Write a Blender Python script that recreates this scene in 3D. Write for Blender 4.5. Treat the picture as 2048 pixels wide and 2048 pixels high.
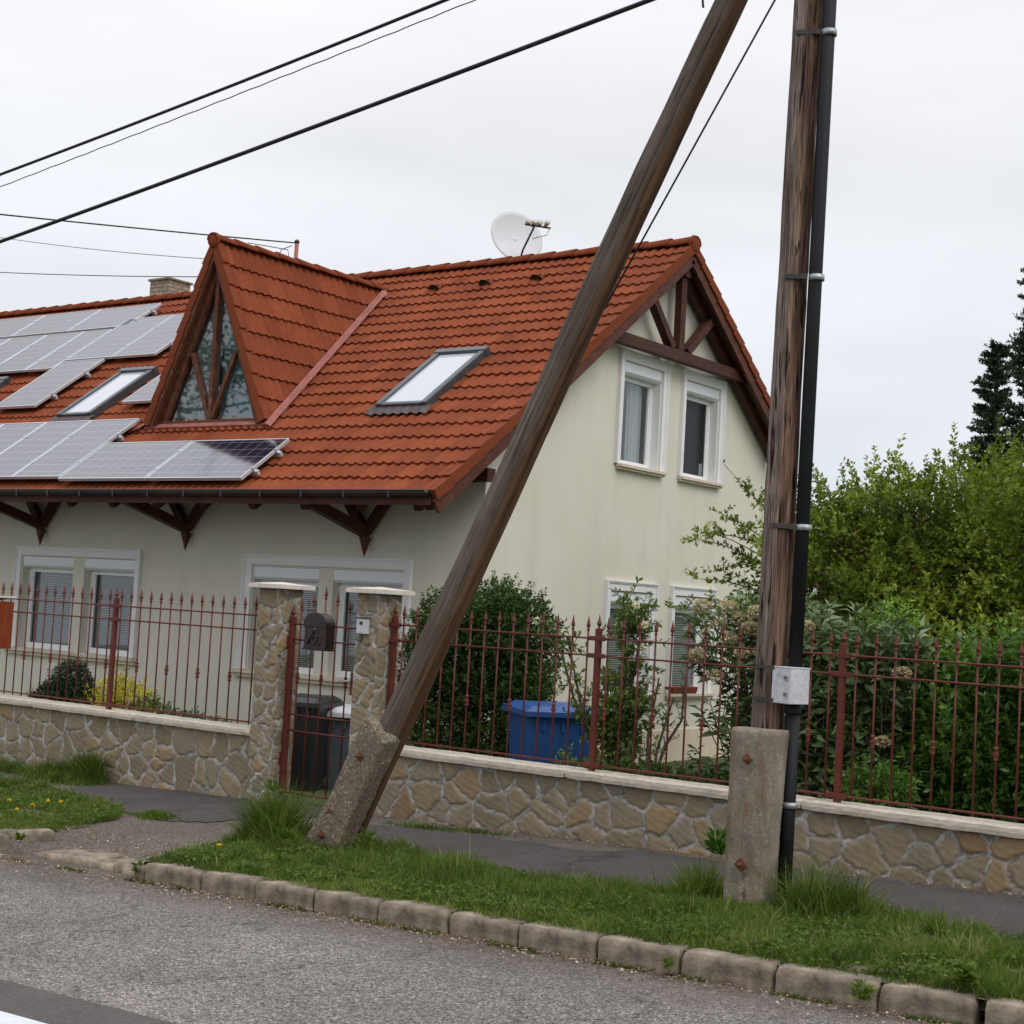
import bpy, bmesh, math, random
import numpy as np
from mathutils import Vector, Matrix, noise as mnoise

for _o in list(bpy.data.objects):
    bpy.data.objects.remove(_o)
random.seed(7); RNG = np.random.default_rng(11)
C = bpy.context.scene.collection
R = math.radians
SC = bpy.context.scene

# ------------------------------------------------------------------ camera
YAW, PITCH, ROLL, FPX = -0.63087, 0.06248, 0.05684, 3101.6
cam = bpy.data.objects.new('camera', bpy.data.cameras.new('camera')); C.objects.link(cam)
_f = Vector((math.sin(YAW)*math.cos(PITCH), math.cos(YAW)*math.cos(PITCH), math.sin(PITCH)))
_r0 = Vector((math.cos(YAW), -math.sin(YAW), 0)); _u0 = _r0.cross(_f)
_r = math.cos(ROLL)*_r0+math.sin(ROLL)*_u0; _u = -math.sin(ROLL)*_r0+math.cos(ROLL)*_u0
_m = Matrix(((_r.x,_u.x,-_f.x),(_r.y,_u.y,-_f.y),(_r.z,_u.z,-_f.z))).to_4x4()
_m.translation = Vector((0,0,1.7)); cam.matrix_world = _m
cam.data.sensor_width = 36; cam.data.lens = 36*FPX/2048
cam.data.clip_start = .1; cam.data.clip_end = 2000
SC.camera = cam
SC.render.resolution_x = 1024; SC.render.resolution_y = 1024
CAMR = _r

# ------------------------------------------------------------------ light
SUN_EL, SUN_AZ = 46, 108      # azimuth: compass angle of the sun measured from +Y towards +X
SC.view_settings.view_transform = 'Standard'; SC.view_settings.look = 'None'
SC.view_settings.exposure = 0.0; SC.view_settings.gamma = 1
w = bpy.data.worlds.new('World'); SC.world = w; w.use_nodes = True
nt = w.node_tree; N = nt.nodes; Lk = nt.links
bg = N['Background']
sky = N.new('ShaderNodeTexSky'); sky.sky_type = 'NISHITA'; sky.sun_disc = False
sky.sun_elevation = R(SUN_EL); sky.sun_rotation = R(SUN_AZ)
tc = N.new('ShaderNodeTexCoord'); sep = N.new('ShaderNodeSeparateXYZ'); Lk.new(tc.outputs['Generated'], sep.inputs[0])
ramp = N.new('ShaderNodeValToRGB'); Lk.new(sep.outputs['Z'], ramp.inputs[0])
e = ramp.color_ramp.elements
e[0].position = 0.0; e[0].color = (7.6,8.2,8.9,1)
e[1].position = 1.0; e[1].color = (17,17.3,18.6,1)
e2 = ramp.color_ramp.elements.new(.22); e2.color = (8.6,8.8,9.25,1)
e3 = ramp.color_ramp.elements.new(.45); e3.color = (9.8,9.75,10.2,1)
mp = N.new('ShaderNodeMapping'); mp.inputs['Scale'].default_value = (1.2,1.2,5.5); Lk.new(tc.outputs['Generated'], mp.inputs[0])
nz = N.new('ShaderNodeTexNoise'); nz.inputs['Scale'].default_value = 2.2; nz.inputs['Detail'].default_value = 5; Lk.new(mp.outputs[0], nz.inputs[0])
mr = N.new('ShaderNodeMapRange'); mr.inputs[1].default_value=.3; mr.inputs[2].default_value=.72; mr.inputs[3].default_value = .93; mr.inputs[4].default_value = 1.09; Lk.new(nz.outputs[0], mr.inputs[0])
mul = N.new('ShaderNodeVectorMath'); mul.operation = 'SCALE'; Lk.new(ramp.outputs[0], mul.inputs[0]); Lk.new(mr.outputs[0], mul.inputs['Scale'])
mixw = N.new('ShaderNodeMixRGB'); mixw.inputs[0].default_value = .97; Lk.new(sky.outputs[0], mixw.inputs[1]); Lk.new(mul.outputs[0], mixw.inputs[2])
Lk.new(mixw.outputs[0], bg.inputs[0]); bg.inputs[1].default_value = 0.1
sl = bpy.data.lights.new('sun','SUN'); sl.energy = 1.15; sl.angle = R(30); sl.color = (1,.97,.92)
so = bpy.data.objects.new('sun', sl); C.objects.link(so)
_sd = Vector((math.sin(R(SUN_AZ))*math.cos(R(SUN_EL)), math.cos(R(SUN_AZ))*math.cos(R(SUN_EL)), math.sin(R(SUN_EL))))
so.rotation_euler = _sd.to_track_quat('Z','Y').to_euler(); so.location = (0,-5,12)

# ------------------------------------------------------------------ helpers
WL = {}      # world origin of every object
def G(x): return .031*(x+4.9)          # the street climbs gently to the right
def V(*a): return Vector(a)
class MB:
    def __init__(s): s.v=[]; s.f=[]
    def add(s, vs, fs):
        n=len(s.v); s.v+= [tuple(v) for v in vs]; s.f += [tuple(i+n for i in f) for f in fs]; return s
    def box(s,x0,x1,y0,y1,z0,z1):
        return s.add([(x,y,z) for z in (z0,z1) for y in (y0,y1) for x in (x0,x1)],
          [(0,2,3,1),(4,5,7,6),(0,1,5,4),(1,3,7,5),(3,2,6,7),(2,0,4,6)])
    def obox(s,c,ax,h):
        c=Vector(c); a=[Vector(q).normalized() for q in ax]
        return s.add([c+a[0]*h[0]*i+a[1]*h[1]*j+a[2]*h[2]*k for k in(-1,1) for j in(-1,1) for i in(-1,1)],
          [(0,2,3,1),(4,5,7,6),(0,1,5,4),(1,3,7,5),(3,2,6,7),(2,0,4,6)])
    def beam(s,p,q,wd,hd,up=(0,0,1)):
        p=Vector(p);q=Vector(q);d=(q-p);L=d.length;d.normalize();u=Vector(up);sd=d.cross(u).normalized();u=sd.cross(d).normalized()
        return s.obox((p+q)/2,(d,sd,u),(L/2,wd/2,hd/2))
    def tube(s,pts,r,n=8,cap=True):
        pts=[Vector(p) for p in pts]; m=len(pts); rr=r if hasattr(r,'__len__') else [r]*m
        vs=[];fs=[];up=None
        for i,p in enumerate(pts):
            d=(pts[min(i+1,m-1)]-pts[max(i-1,0)]).normalized()
            if up is None: up=Vector((0,0,1)) if abs(d.z)<.9 else Vector((1,0,0))
            a=d.cross(up).normalized(); b=a.cross(d).normalized(); up=b
            for k in range(n):
                t=2*math.pi*k/n; vs.append(p+(a*math.cos(t)+b*math.sin(t))*rr[i])
        for i in range(m-1):
            for k in range(n):
                k2=(k+1)%n; fs.append((i*n+k,i*n+k2,(i+1)*n+k2,(i+1)*n+k))
        if cap: fs.append(tuple(range(n-1,-1,-1))); fs.append(tuple((m-1)*n+k for k in range(n)))
        return s.add(vs,fs)
    def lathe(s,prof,c=(0,0,0),n=16,ax=None):
        c=Vector(c); M3=Matrix.Identity(3) if ax is None else Vector(ax).to_track_quat('Z','Y').to_matrix()
        vs=[];fs=[];m=len(prof)
        for r,z in prof:
            for k in range(n):
                t=2*math.pi*k/n; vs.append(c+M3@Vector((r*math.cos(t),r*math.sin(t),z)))
        for i in range(m-1):
            for k in range(n):
                k2=(k+1)%n; fs.append((i*n+k,i*n+k2,(i+1)*n+k2,(i+1)*n+k))
        fs.append(tuple(range(n-1,-1,-1))); fs.append(tuple((m-1)*n+k for k in range(n)))
        return s.add(vs,fs)
    def prism(s,poly,ex):
        n=len(poly); ex=Vector(ex); p=[Vector(q) for q in poly]
        return s.add(p+[q+ex for q in p],[tuple(range(n-1,-1,-1)),tuple(range(n,2*n))]+[(i,(i+1)%n,n+(i+1)%n,n+i) for i in range(n)])
    def build(s,name,mat,parent=None,smooth=False,bevel=0,origin=None):
        return mkobj(name,np.array(s.v,dtype=np.float64),s.f,mat,parent,smooth,bevel,origin)
def mkobj(name,v,faces,mat,parent=None,smooth=False,bevel=0,origin=None,attr=None):
    v=np.asarray(v,dtype=np.float64).reshape(-1,3)
    if parent is not None: o0=WL[parent.name]
    elif origin is not None: o0=np.array(origin,float)
    else: o0=np.array([(v[:,0].min()+v[:,0].max())/2,(v[:,1].min()+v[:,1].max())/2,v[:,2].min()])
    me=bpy.data.meshes.new(name); vv=v-o0
    if isinstance(faces,np.ndarray):
        k=faces.shape[1]; nf=len(faces)
        me.vertices.add(len(vv)); me.vertices.foreach_set('co',vv.astype(np.float32).ravel())
        me.loops.add(nf*k); me.loops.foreach_set('vertex_index',faces.astype(np.int32).ravel())
        me.polygons.add(nf); me.polygons.foreach_set('loop_start',np.arange(0,nf*k,k,dtype=np.int32)); me.polygons.foreach_set('loop_total',np.full(nf,k,dtype=np.int32))
        me.update(calc_edges=True)
    else:
        me.from_pydata([tuple(q) for q in vv],[],faces)
        bm=bmesh.new(); bm.from_mesh(me); bmesh.ops.recalc_face_normals(bm,faces=bm.faces); bm.to_mesh(me); bm.free()
    if smooth: me.polygons.foreach_set('use_smooth',np.ones(len(me.polygons),dtype=bool))
    if attr:
        for an,(dom,vals) in attr.items():
            a=me.attributes.new(an,'FLOAT',dom); a.data.foreach_set('value',np.asarray(vals,dtype=np.float32))
    me.materials.append(mat)
    o=bpy.data.objects.new(name,me); C.objects.link(o)
    if parent is not None: o.parent=parent
    else: o.location=o0
    WL[o.name]=np.array(o0)
    if bevel:
        b=o.modifiers.new('bevel','BEVEL'); b.width=bevel; b.segments=2; b.limit_method='ANGLE'
    if smooth=='auto': pass
    return o
def tag(o,label,cat,group=None,kind=None):
    if label: o['label']=label
    if cat: o['category']=cat
    if group: o['group']=group
    if kind: o['kind']=kind
    return o
def thing(name,label,cat,loc,group=None):
    o=bpy.data.objects.new(name,None); C.objects.link(o); o.location=loc; o.empty_display_size=.2
    WL[o.name]=np.array(loc,float); return tag(o,label,cat,group)
def struct(o): o['kind']='structure'; return o
def copy_part(o,parent):
    c=o.copy(); C.objects.link(c); c.parent=parent; WL[c.name]=WL[parent.name].copy(); return c

# ------------------------------------------------------------------ materials
MATS={}
def nodes(name):
    m=bpy.data.materials.new(name); m.use_nodes=True; MATS[name]=m
    return m, m.node_tree.nodes, m.node_tree.links, m.node_tree.nodes['Principled BSDF']
def ramp_(n,l,src,stops):
    r=n.new('ShaderNodeValToRGB'); l.new(src,r.inputs[0]); el=r.color_ramp.elements
    while len(el)>1: el.remove(el[-1])
    el[0].position=stops[0][0]; el[0].color=(*stops[0][1],1)
    for p,c in stops[1:]:
        q=el.new(p); q.color=(*c,1)
    return r
def coords(n,l,scale=(1,1,1),rot=(0,0,0)):
    t=n.new('ShaderNodeTexCoord'); m=n.new('ShaderNodeMapping'); m.inputs['Scale'].default_value=scale; m.inputs['Rotation'].default_value=rot
    l.new(t.outputs['Object'],m.inputs[0]); return m.outputs[0]
def noise_(n,l,co,scale,detail=5,rough=.6,dist=0):
    q=n.new('ShaderNodeTexNoise'); q.inputs['Scale'].default_value=scale; q.inputs['Detail'].default_value=detail; q.inputs['Roughness'].default_value=rough; q.inputs['Distortion'].default_value=dist
    l.new(co,q.inputs[0]); return q.outputs[0]
def bump_(n,l,src,b,strength=.3,dist=.01,prev=None):
    q=n.new('ShaderNodeBump'); q.inputs['Strength'].default_value=strength; q.inputs['Distance'].default_value=dist; l.new(src,q.inputs['Height'])
    if prev: l.new(prev,q.inputs['Normal'])
    if b: l.new(q.outputs[0],b.inputs['Normal'])
    return q.outputs[0]
def mix_(n,l,fac,a,b,mode='MIX'):
    q=n.new('ShaderNodeMixRGB'); q.blend_type=mode
    for i,s in zip((0,1,2),(fac,a,b)):
        if isinstance(s,(int,float)): q.inputs[i].default_value=s
        elif isinstance(s,tuple): q.inputs[i].default_value=(*s,1)
        else: l.new(s,q.inputs[i])
    return q.outputs[0]
def simple(name,col,rough=.6,var=.15,scale=6,bump=.15,bs=60,metal=0,dirt=None,dscale=1.5,stretch=(1,1,1),dist=.004):
    m,n,l,b=nodes(name); co=coords(n,l,stretch); f=noise_(n,l,co,scale)
    lo=tuple(c*(1-var) for c in col); hi=tuple(min(1,c*(1+var)) for c in col)
    c=ramp_(n,l,f,[(.3,lo),(.7,hi)]).outputs[0]
    if dirt:
        f2=noise_(n,l,co,dscale,8,.7); r2=ramp_(n,l,f2,[(.55,(0,0,0)),(.74,(.9,.9,.9))]).outputs[0]
        c=mix_(n,l,r2,c,dirt)
    l.new(c,b.inputs['Base Color']); b.inputs['Roughness'].default_value=rough; b.inputs['Metallic'].default_value=metal
    if rough>=.5: b.inputs['Specular IOR Level'].default_value=.22
    if bump: bump_(n,l,noise_(n,l,co,bs,3),b,bump,dist)
    return m
def stone_mat():
    m,n,l,b=nodes('flagstone'); co=coords(n,l)
    a=n.new('ShaderNodeAttribute'); a.attribute_name='rnd'; mo=n.new('ShaderNodeAttribute'); mo.attribute_name='mortar'
    c=ramp_(n,l,a.outputs['Fac'],[(0,(.19,.155,.10)),(.25,(.225,.185,.12)),(.45,(.26,.21,.135)),(.6,(.225,.19,.135)),(.78,(.25,.19,.11)),(.92,(.28,.195,.105)),(1,(.22,.14,.075))]).outputs[0]
    f=noise_(n,l,co,14,8,.7); c=mix_(n,l,.75,c,ramp_(n,l,f,[(.25,(.62,.60,.57)),(.5,(.95,.95,.93)),(.8,(1.18,1.15,1.1))]).outputs[0],'MULTIPLY')
    f3=noise_(n,l,co,3,6,.6); c=mix_(n,l,ramp_(n,l,f3,[(.5,(0,0,0)),(.75,(.6,.6,.6))]).outputs[0],c,(.17,.14,.10))
    mc=ramp_(n,l,noise_(n,l,co,9,6,.75),[(.36,(.085,.075,.06)),(.46,(.26,.245,.22)),(.66,(.50,.49,.47))]).outputs[0]
    c=mix_(n,l,mo.outputs['Fac'],c,mc); l.new(c,b.inputs['Base Color']); b.inputs['Roughness'].default_value=.9
    bump_(n,l,noise_(n,l,co,45,6,.7),b,.35,.006); return m
def road_mat(name,cols,grain,big=(.8,1.15),crack=True,b_=.6,kerbdirt=None):
    m,n,l,b=nodes(name); co=coords(n,l)
    vo=n.new('ShaderNodeTexVoronoi'); vo.inputs['Scale'].default_value=grain; l.new(co,vo.inputs[0])
    sx=n.new('ShaderNodeSeparateXYZ'); l.new(vo.outputs['Color'],sx.inputs[0])
    c=ramp_(n,l,sx.outputs[0],[(i/(len(cols)-1),q) for i,q in enumerate(cols)]).outputs[0]
    c=mix_(n,l,.55,c,ramp_(n,l,noise_(n,l,co,grain*.35,4,.7),[(.3,(.5,.5,.5)),(.7,(1.45,1.45,1.45))]).outputs[0],'MULTIPLY')
    f=noise_(n,l,co,.9,6,.6); c=mix_(n,l,1.0,c,ramp_(n,l,f,[(.3,(big[0],)*3),(.7,(big[1],)*3)]).outputs[0],'MULTIPLY')
    f=noise_(n,l,co,4.5,6,.6); c=mix_(n,l,1.0,c,ramp_(n,l,f,[(.3,(.86,.86,.86)),(.7,(1.1,1.1,1.1))]).outputs[0],'MULTIPLY')
    if crack:
        v2=n.new('ShaderNodeTexVoronoi'); v2.feature='DISTANCE_TO_EDGE'; v2.inputs['Scale'].default_value=.55
        wv=n.new('ShaderNodeVectorMath'); wv.operation='ADD'; nn=n.new('ShaderNodeTexNoise'); nn.inputs['Scale'].default_value=3; nn.inputs['Detail'].default_value=8; l.new(co,nn.inputs[0]); sc=n.new('ShaderNodeVectorMath'); sc.operation='SCALE'; sc.inputs['Scale'].default_value=.5; l.new(nn.outputs['Color'],sc.inputs[0])
        l.new(co,wv.inputs[0]); l.new(sc.outputs[0],wv.inputs[1]); l.new(wv.outputs[0],v2.inputs[0])
        cr=ramp_(n,l,v2.outputs['Distance'],[(0,(.28,.27,.26)),(.004,(.45,.45,.45)),(.008,(1,1,1))]).outputs[0]
        c=mix_(n,l,.5,c,cr,'MULTIPLY')
    if kerbdirt:
        sy=n.new('ShaderNodeSeparateXYZ'); l.new(co,sy.inputs[0]); ad=n.new('ShaderNodeMath'); ad.operation='MULTIPLY_ADD'; ad.inputs[1].default_value=.9; l.new(noise_(n,l,co,1.7,6,.7),ad.inputs[0]); l.new(sy.outputs[1],ad.inputs[2])
        c=mix_(n,l,ramp_(n,l,ad.outputs[0],[(0,(0,0,0)),(1,(.85,.85,.85))]).outputs[0],c,(.085,.068,.055)); rr_=[x for x in n if x.type=='VALTORGB'][-1]; mr_=n.new('ShaderNodeMapRange'); mr_.inputs[1].default_value=kerbdirt[0]; mr_.inputs[2].default_value=kerbdirt[1]; l.new(ad.outputs[0],mr_.inputs[0]); l.new(mr_.outputs[0],rr_.inputs[0])
    l.new(c,b.inputs['Base Color']); b.inputs['Roughness'].default_value=.93; b.inputs['Specular IOR Level'].default_value=.25
    p=bump_(n,l,vo.outputs['Distance'],None,b_,.004); bump_(n,l,noise_(n,l,co,12,6),b,.4,.012,p); return m
def leaf_mat(name,stops,trans=.35,rough=.5,spec=.35):
    m,n,l,b=nodes(name); a=n.new('ShaderNodeAttribute'); a.attribute_name='rnd'
    c=ramp_(n,l,a.outputs['Fac'],stops).outputs[0]; l.new(c,b.inputs['Base Color']); b.inputs['Roughness'].default_value=rough; b.inputs['Specular IOR Level'].default_value=spec
    t=n.new('ShaderNodeBsdfTranslucent'); l.new(mix_(n,l,1.0,c,(1.1,1.25,.6),'MULTIPLY'),t.inputs[0]); mx=n.new('ShaderNodeMixShader'); mx.inputs[0].default_value=trans
    l.new(b.outputs[0],mx.inputs[1]); l.new(t.outputs[0],mx.inputs[2]); l.new(mx.outputs[0],n['Material Output'].inputs[0]); return m
def tile_mat():
    m,n,l,b=nodes('clay_tile'); co=coords(n,l)
    a=n.new('ShaderNodeAttribute'); a.attribute_name='rnd'
    c=ramp_(n,l,a.outputs['Fac'],[(0,(.185,.046,.0185)),(.5,(.22,.0545,.0215)),(1,(.255,.066,.025))]).outputs[0]
    f=noise_(n,l,co,1.1,6,.65); c=mix_(n,l,.8,c,ramp_(n,l,f,[(.3,(.84,.82,.80)),(.7,(1.1,1.08,1.05))]).outputs[0],'MULTIPLY')
    f=noise_(n,l,co,16,6,.75); c=mix_(n,l,.85,c,ramp_(n,l,f,[(.3,(.74,.72,.70)),(.55,(1,1,1)),(.8,(1.12,1.15,1.15))]).outputs[0],'MULTIPLY')
    s=noise_(n,l,co,5,8,.8); c=mix_(n,l,ramp_(n,l,s,[(.58,(0,0,0)),(.75,(.5,.5,.5))]).outputs[0],c,(.085,.05,.035))
    l.new(c,b.inputs['Base Color']); b.inputs['Roughness'].default_value=.8; b.inputs['Specular IOR Level'].default_value=.12
    bump_(n,l,noise_(n,l,co,90,4),b,.3,.004); return m
def wood_mat(name,stops,scale=30,stretch=(1,1,.05),bump=.8,knots=True,rough=.85,dist=.01,side=None,fleck=.9):
    m,n,l,b=nodes(name); co=coords(n,l,stretch); f=noise_(n,l,co,scale,8,.7,.3)
    c=ramp_(n,l,f,stops).outputs[0]
    co2=coords(n,l); f2=noise_(n,l,co2,2.6,6,.6); c=mix_(n,l,.7,c,ramp_(n,l,f2,[(.35,(.62,.6,.6)),(.65,(1.15,1.12,1.1))]).outputs[0],'MULTIPLY')
    if side:   # rain-washed side keeps its brown, the weathered side has gone grey
        g=n.new('ShaderNodeAttribute'); g.attribute_name='side'
        r=ramp_(n,l,g.outputs['Fac'],[(.46,(0,0,0)),(.70,(1,1,1))]).outputs[0]
        f3=noise_(n,l,co,scale*.6,6,.6); c2=ramp_(n,l,f3,side).outputs[0]; c=mix_(n,l,r,c,c2)
    fg=noise_(n,l,coords(n,l,(1,1,stretch[2]*.6)),scale*4.5,4,.6); c=mix_(n,l,fleck,c,ramp_(n,l,fg,[(.34,(.35,.33,.32)),(.5,(1,1,1)),(.7,(1.35,1.33,1.3))]).outputs[0],'MULTIPLY')
    v=n.new('ShaderNodeTexNoise'); v.inputs['Scale'].default_value=scale*1.3; v.inputs['Detail'].default_value=4; l.new(coords(n,l,(1,1,stretch[2]*1.5)),v.inputs[0])
    ck=ramp_(n,l,v.outputs[0],[(.36,(.10,.09,.085)),(.41,(1,1,1))]).outputs[0]; c=mix_(n,l,fleck,c,ck,'MULTIPLY')
    l.new(c,b.inputs['Base Color']); b.inputs['Roughness'].default_value=rough; b.inputs['Specular IOR Level'].default_value=.2
    p=bump_(n,l,f,None,bump,dist); bump_(n,l,ck,b,.7,.012,p); return m
def paint_metal(name,col,rust,amt=.6,rough=.55,spec=.4):
    m,n,l,b=nodes(name); co=coords(n,l); f=noise_(n,l,co,25,8,.7)
    c=ramp_(n,l,noise_(n,l,co,7,4),[(.3,tuple(q*.8 for q in col)),(.7,tuple(min(1,q*1.2) for q in col))]).outputs[0]
    c=mix_(n,l,ramp_(n,l,f,[(amt,(0,0,0)),(amt+.12,(1,1,1))]).outputs[0],c,rust)
    l.new(c,b.inputs['Base Color']); b.inputs['Roughness'].default_value=rough; b.inputs['Specular IOR Level'].default_value=spec; bump_(n,l,f,b,.3,.003); return m
def glass_mat(name,tint,fac=.35,rough=.02,ior=1.5):
    # window pane: clear film that mirrors by Fresnel and lets the room behind show
    m,n,l,b=nodes(name); n.remove(b); g=n.new('ShaderNodeBsdfGlossy'); g.inputs['Roughness'].default_value=rough; g.inputs[0].default_value=(.95,.97,1,1)
    t=n.new('ShaderNodeBsdfTransparent'); t.inputs[0].default_value=(*tint,1); lw=n.new('ShaderNodeLayerWeight'); lw.inputs[0].default_value=.5; pw=n.new('ShaderNodeMath'); pw.operation='POWER'; pw.inputs[1].default_value=4.5; l.new(lw.outputs['Facing'],pw.inputs[0]); fr=n.new('ShaderNodeMath'); fr.operation='MULTIPLY_ADD'; fr.inputs[1].default_value=.95; fr.inputs[2].default_value=.05; l.new(pw.outputs[0],fr.inputs[0])
    co=coords(n,l); bn=bump_(n,l,noise_(n,l,co,1.2,1),None,.05,.01); l.new(bn,g.inputs['Normal'])
    mx=n.new('ShaderNodeMixShader'); mm=n.new('ShaderNodeMath'); mm.operation='MULTIPLY'; mm.inputs[1].default_value=fac; mm.use_clamp=True; l.new(fr.outputs[0],mm.inputs[0]); l.new(mm.outputs[0],mx.inputs[0])
    l.new(t.outputs[0],mx.inputs[1]); l.new(g.outputs[0],mx.inputs[2]); l.new(mx.outputs[0],n['Material Output'].inputs[0]); return m

M_STONE=stone_mat(); M_TILE=tile_mat()
M_ROAD=road_mat('chip_asphalt',[(.055,.050,.046),(.10,.091,.083),(.145,.130,.117),(.20,.178,.158),(.24,.212,.188),(.40,.37,.34)],120,kerbdirt=(9.85,10.75))
M_PATCH=road_mat('smooth_asphalt',[(.07,.065,.061),(.09,.083,.078),(.115,.106,.10)],220,(.9,1.1),False,.25)
M_PAVE=road_mat('old_pavement',[(.058,.048,.038),(.095,.078,.064),(.13,.107,.088),(.21,.18,.15)],140,(.8,1.15),False,.4)
M_DARKPAVE=road_mat('pavement_patch',[(.050,.043,.041),(.066,.057,.054),(.085,.074,.068)],200,(.85,1.15),True,.25)
M_WHITE=simple('road_paint',(.60,.62,.64),.7,.08,20,.2)
def plaster(name,a,c2):
    m,n,l,b=nodes(name); co=coords(n,l); c=ramp_(n,l,noise_(n,l,co,1.3,6,.6),[(.3,a),(.7,c2)]).outputs[0]
    st=coords(n,l,(2.3,2.3,.5)); s=noise_(n,l,st,1.0,6,.6); c=mix_(n,l,ramp_(n,l,s,[(.52,(0,0,0)),(.85,(.45,.45,.45))]).outputs[0],c,(.46,.44,.37))
    l.new(c,b.inputs['Base Color']); b.inputs['Roughness'].default_value=.92; b.inputs['Specular IOR Level'].default_value=.15
    p=bump_(n,l,noise_(n,l,co,130,4,.6),None,.45,.004); bump_(n,l,noise_(n,l,co,2,4),b,.25,.03,p); return m
M_PLASTER=plaster('cream_plaster',(.63,.60,.50),(.67,.645,.55))
M_PLINTH=simple('plinth_plaster',(.62,.54,.40),.9,.08,3)
M_BROWN=simple('brown_timber',(.060,.019,.011),.6,.35,8,.4,40,dirt=(.085,.042,.027),dscale=9,stretch=(1,1,1))
M_BARGE=simple('barge_board',(.088,.027,.016),.6,.3,8,.4,40,dirt=(.14,.08,.05),dscale=7)
M_SOFFIT=simple('soffit_board',(.10,.06,.04),.7,.25,12)
M_DORMF=simple('dormer_frame',(.105,.038,.02),.6,.35,9,.4,50,dirt=(.24,.16,.12),dscale=14)
M_WTRIM=simple('white_trim',(.74,.74,.73),.6,.05,3,.1)
M_PVC=simple('white_plastic_frame',(.80,.80,.80),.35,.03,3,0)
M_SHUT=simple('shutter_box',(.74,.76,.79),.4,.03,3,0)
M_SILL=simple('travertine',(.60,.52,.41),.7,.15,18,.3,40,dirt=(.42,.36,.28),dscale=6,stretch=(1,1,3))
M_COPE=simple('travertine_coping',(.50,.44,.36),.8,.22,24,.5,60,dirt=(.25,.215,.17),dscale=5,stretch=(1,1,4))
M_CAP=simple('pillar_cap_stone',(.60,.55,.47),.8,.15,16,.4,60,dirt=(.24,.20,.15),dscale=9,stretch=(3,3,.6))
M_BLIND=simple('blind_slat',(.36,.37,.35),.5,.05,3,0)
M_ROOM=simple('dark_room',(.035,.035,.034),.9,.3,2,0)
M_CURT=simple('net_curtain',(.34,.37,.36),.8,.2,5,0,stretch=(8,8,.3))
M_TEAL=simple('teal_curtain',(.03,.09,.10),.8,.35,4,0,stretch=(4,4,.6))
M_PALEC=simple('pale_curtain',(.10,.14,.125),.8,.5,3,0,stretch=(2,2,1))
M_GLASSD=glass_mat('dormer_glass',(.9,.95,.95),3.2)
M_GLASS=glass_mat('window_glass',(.92,.95,.95),1.1)
M_MESHG=glass_mat('screened_glass',(.45,.45,.45),.5,.25)
M_GUT=simple('gutter_metal',(.028,.021,.02),.4,.3,6,.1)
M_LEAD=simple('lead_apron',(.10,.08,.08),.55,.25,9,.4,20)
M_SKYF=simple('skylight_frame',(.07,.078,.085),.35,.15,6,0,metal=.3)
M_ALU=simple('aluminium',(.62,.64,.67),.35,.06,8,0,metal=.5)
M_VALLEY=simple('valley_metal',(.30,.11,.085),.5,.2,6,.2,20,dirt=(.36,.2,.17),dscale=4)
M_IRON=paint_metal('red_oxide_iron',(.115,.024,.016),(.06,.026,.017),.62,.5,.35)
M_MAILB=paint_metal('dark_cast_metal',(.024,.010,.009),(.06,.02,.018),.6,.4,.5)
M_RUST=paint_metal('rusty_steel',(.14,.05,.028),(.07,.03,.02),.5,.8,.2)
M_GALV=simple('galvanised_strap',(.36,.38,.38),.45,.2,20,.1,metal=.5,dirt=(.13,.11,.09),dscale=12)
M_PIPE=simple('black_pipe',(.011,.012,.014),.6,.25,5,.15,30)
M_CABLE=simple('black_cable',(.02,.02,.021),.5,.2,5,0)
M_BOXM=simple('grey_white_box',(.50,.51,.53),.6,.18,30,.4,45,dirt=(.30,.30,.32),dscale=12)
M_BLUE=simple('blue_plastic',(.018,.075,.235),.42,.12,3,.1,20)
M_BLACKP=simple('black_plastic',(.016,.017,.019),.4,.2,3,.1,20)
M_GREYP=simple('dark_grey_plastic',(.085,.095,.105),.5,.2,3,.1,20)
M_ORW=simple('orange_wood',(.20,.042,.014),.55,.25,6,.3,40,stretch=(4,4,.5))
M_TERR=simple('terracotta_plastic',(.25,.05,.035),.6,.15,5)
M_WHITEM=simple('painted_dish',(.58,.58,.59),.5,.05,4,0)
M_LNB=simple('lnb_cream',(.55,.53,.46),.5,.1,5,0)
M_BRICK=None
def brick_mat():
    m,n,l,b=nodes('chimney_brick'); co=coords(n,l); br=n.new('ShaderNodeTexBrick'); br.inputs['Scale'].default_value=1; br.inputs['Brick Width'].default_value=.2; br.inputs['Row Height'].default_value=.062; br.inputs['Mortar Size'].default_value=.008
    br.inputs['Color1'].default_value=(.40,.31,.21,1); br.inputs['Color2'].default_value=(.30,.24,.17,1); br.inputs['Mortar'].default_value=(.13,.12,.11,1)
    sp=n.new('ShaderNodeSeparateXYZ'); l.new(co,sp.inputs[0]); ad=n.new('ShaderNodeMath'); ad.operation='ADD'; l.new(sp.outputs[0],ad.inputs[0]); l.new(sp.outputs[1],ad.inputs[1])
    cb=n.new('ShaderNodeCombineXYZ'); l.new(ad.outputs[0],cb.inputs[0]); l.new(sp.outputs[2],cb.inputs[1]); l.new(cb.outputs[0],br.inputs[0])
    c=mix_(n,l,.6,br.outputs[0],ramp_(n,l,noise_(n,l,co,20),[(.3,(.6,.6,.6)),(.7,(1.2,1.2,1.2))]).outputs[0],'MULTIPLY'); l.new(c,b.inputs['Base Color']); b.inputs['Roughness'].default_value=.9; bump_(n,l,br.outputs['Fac'],b,-.5,.01); return m
M_BRICK=brick_mat()
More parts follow.
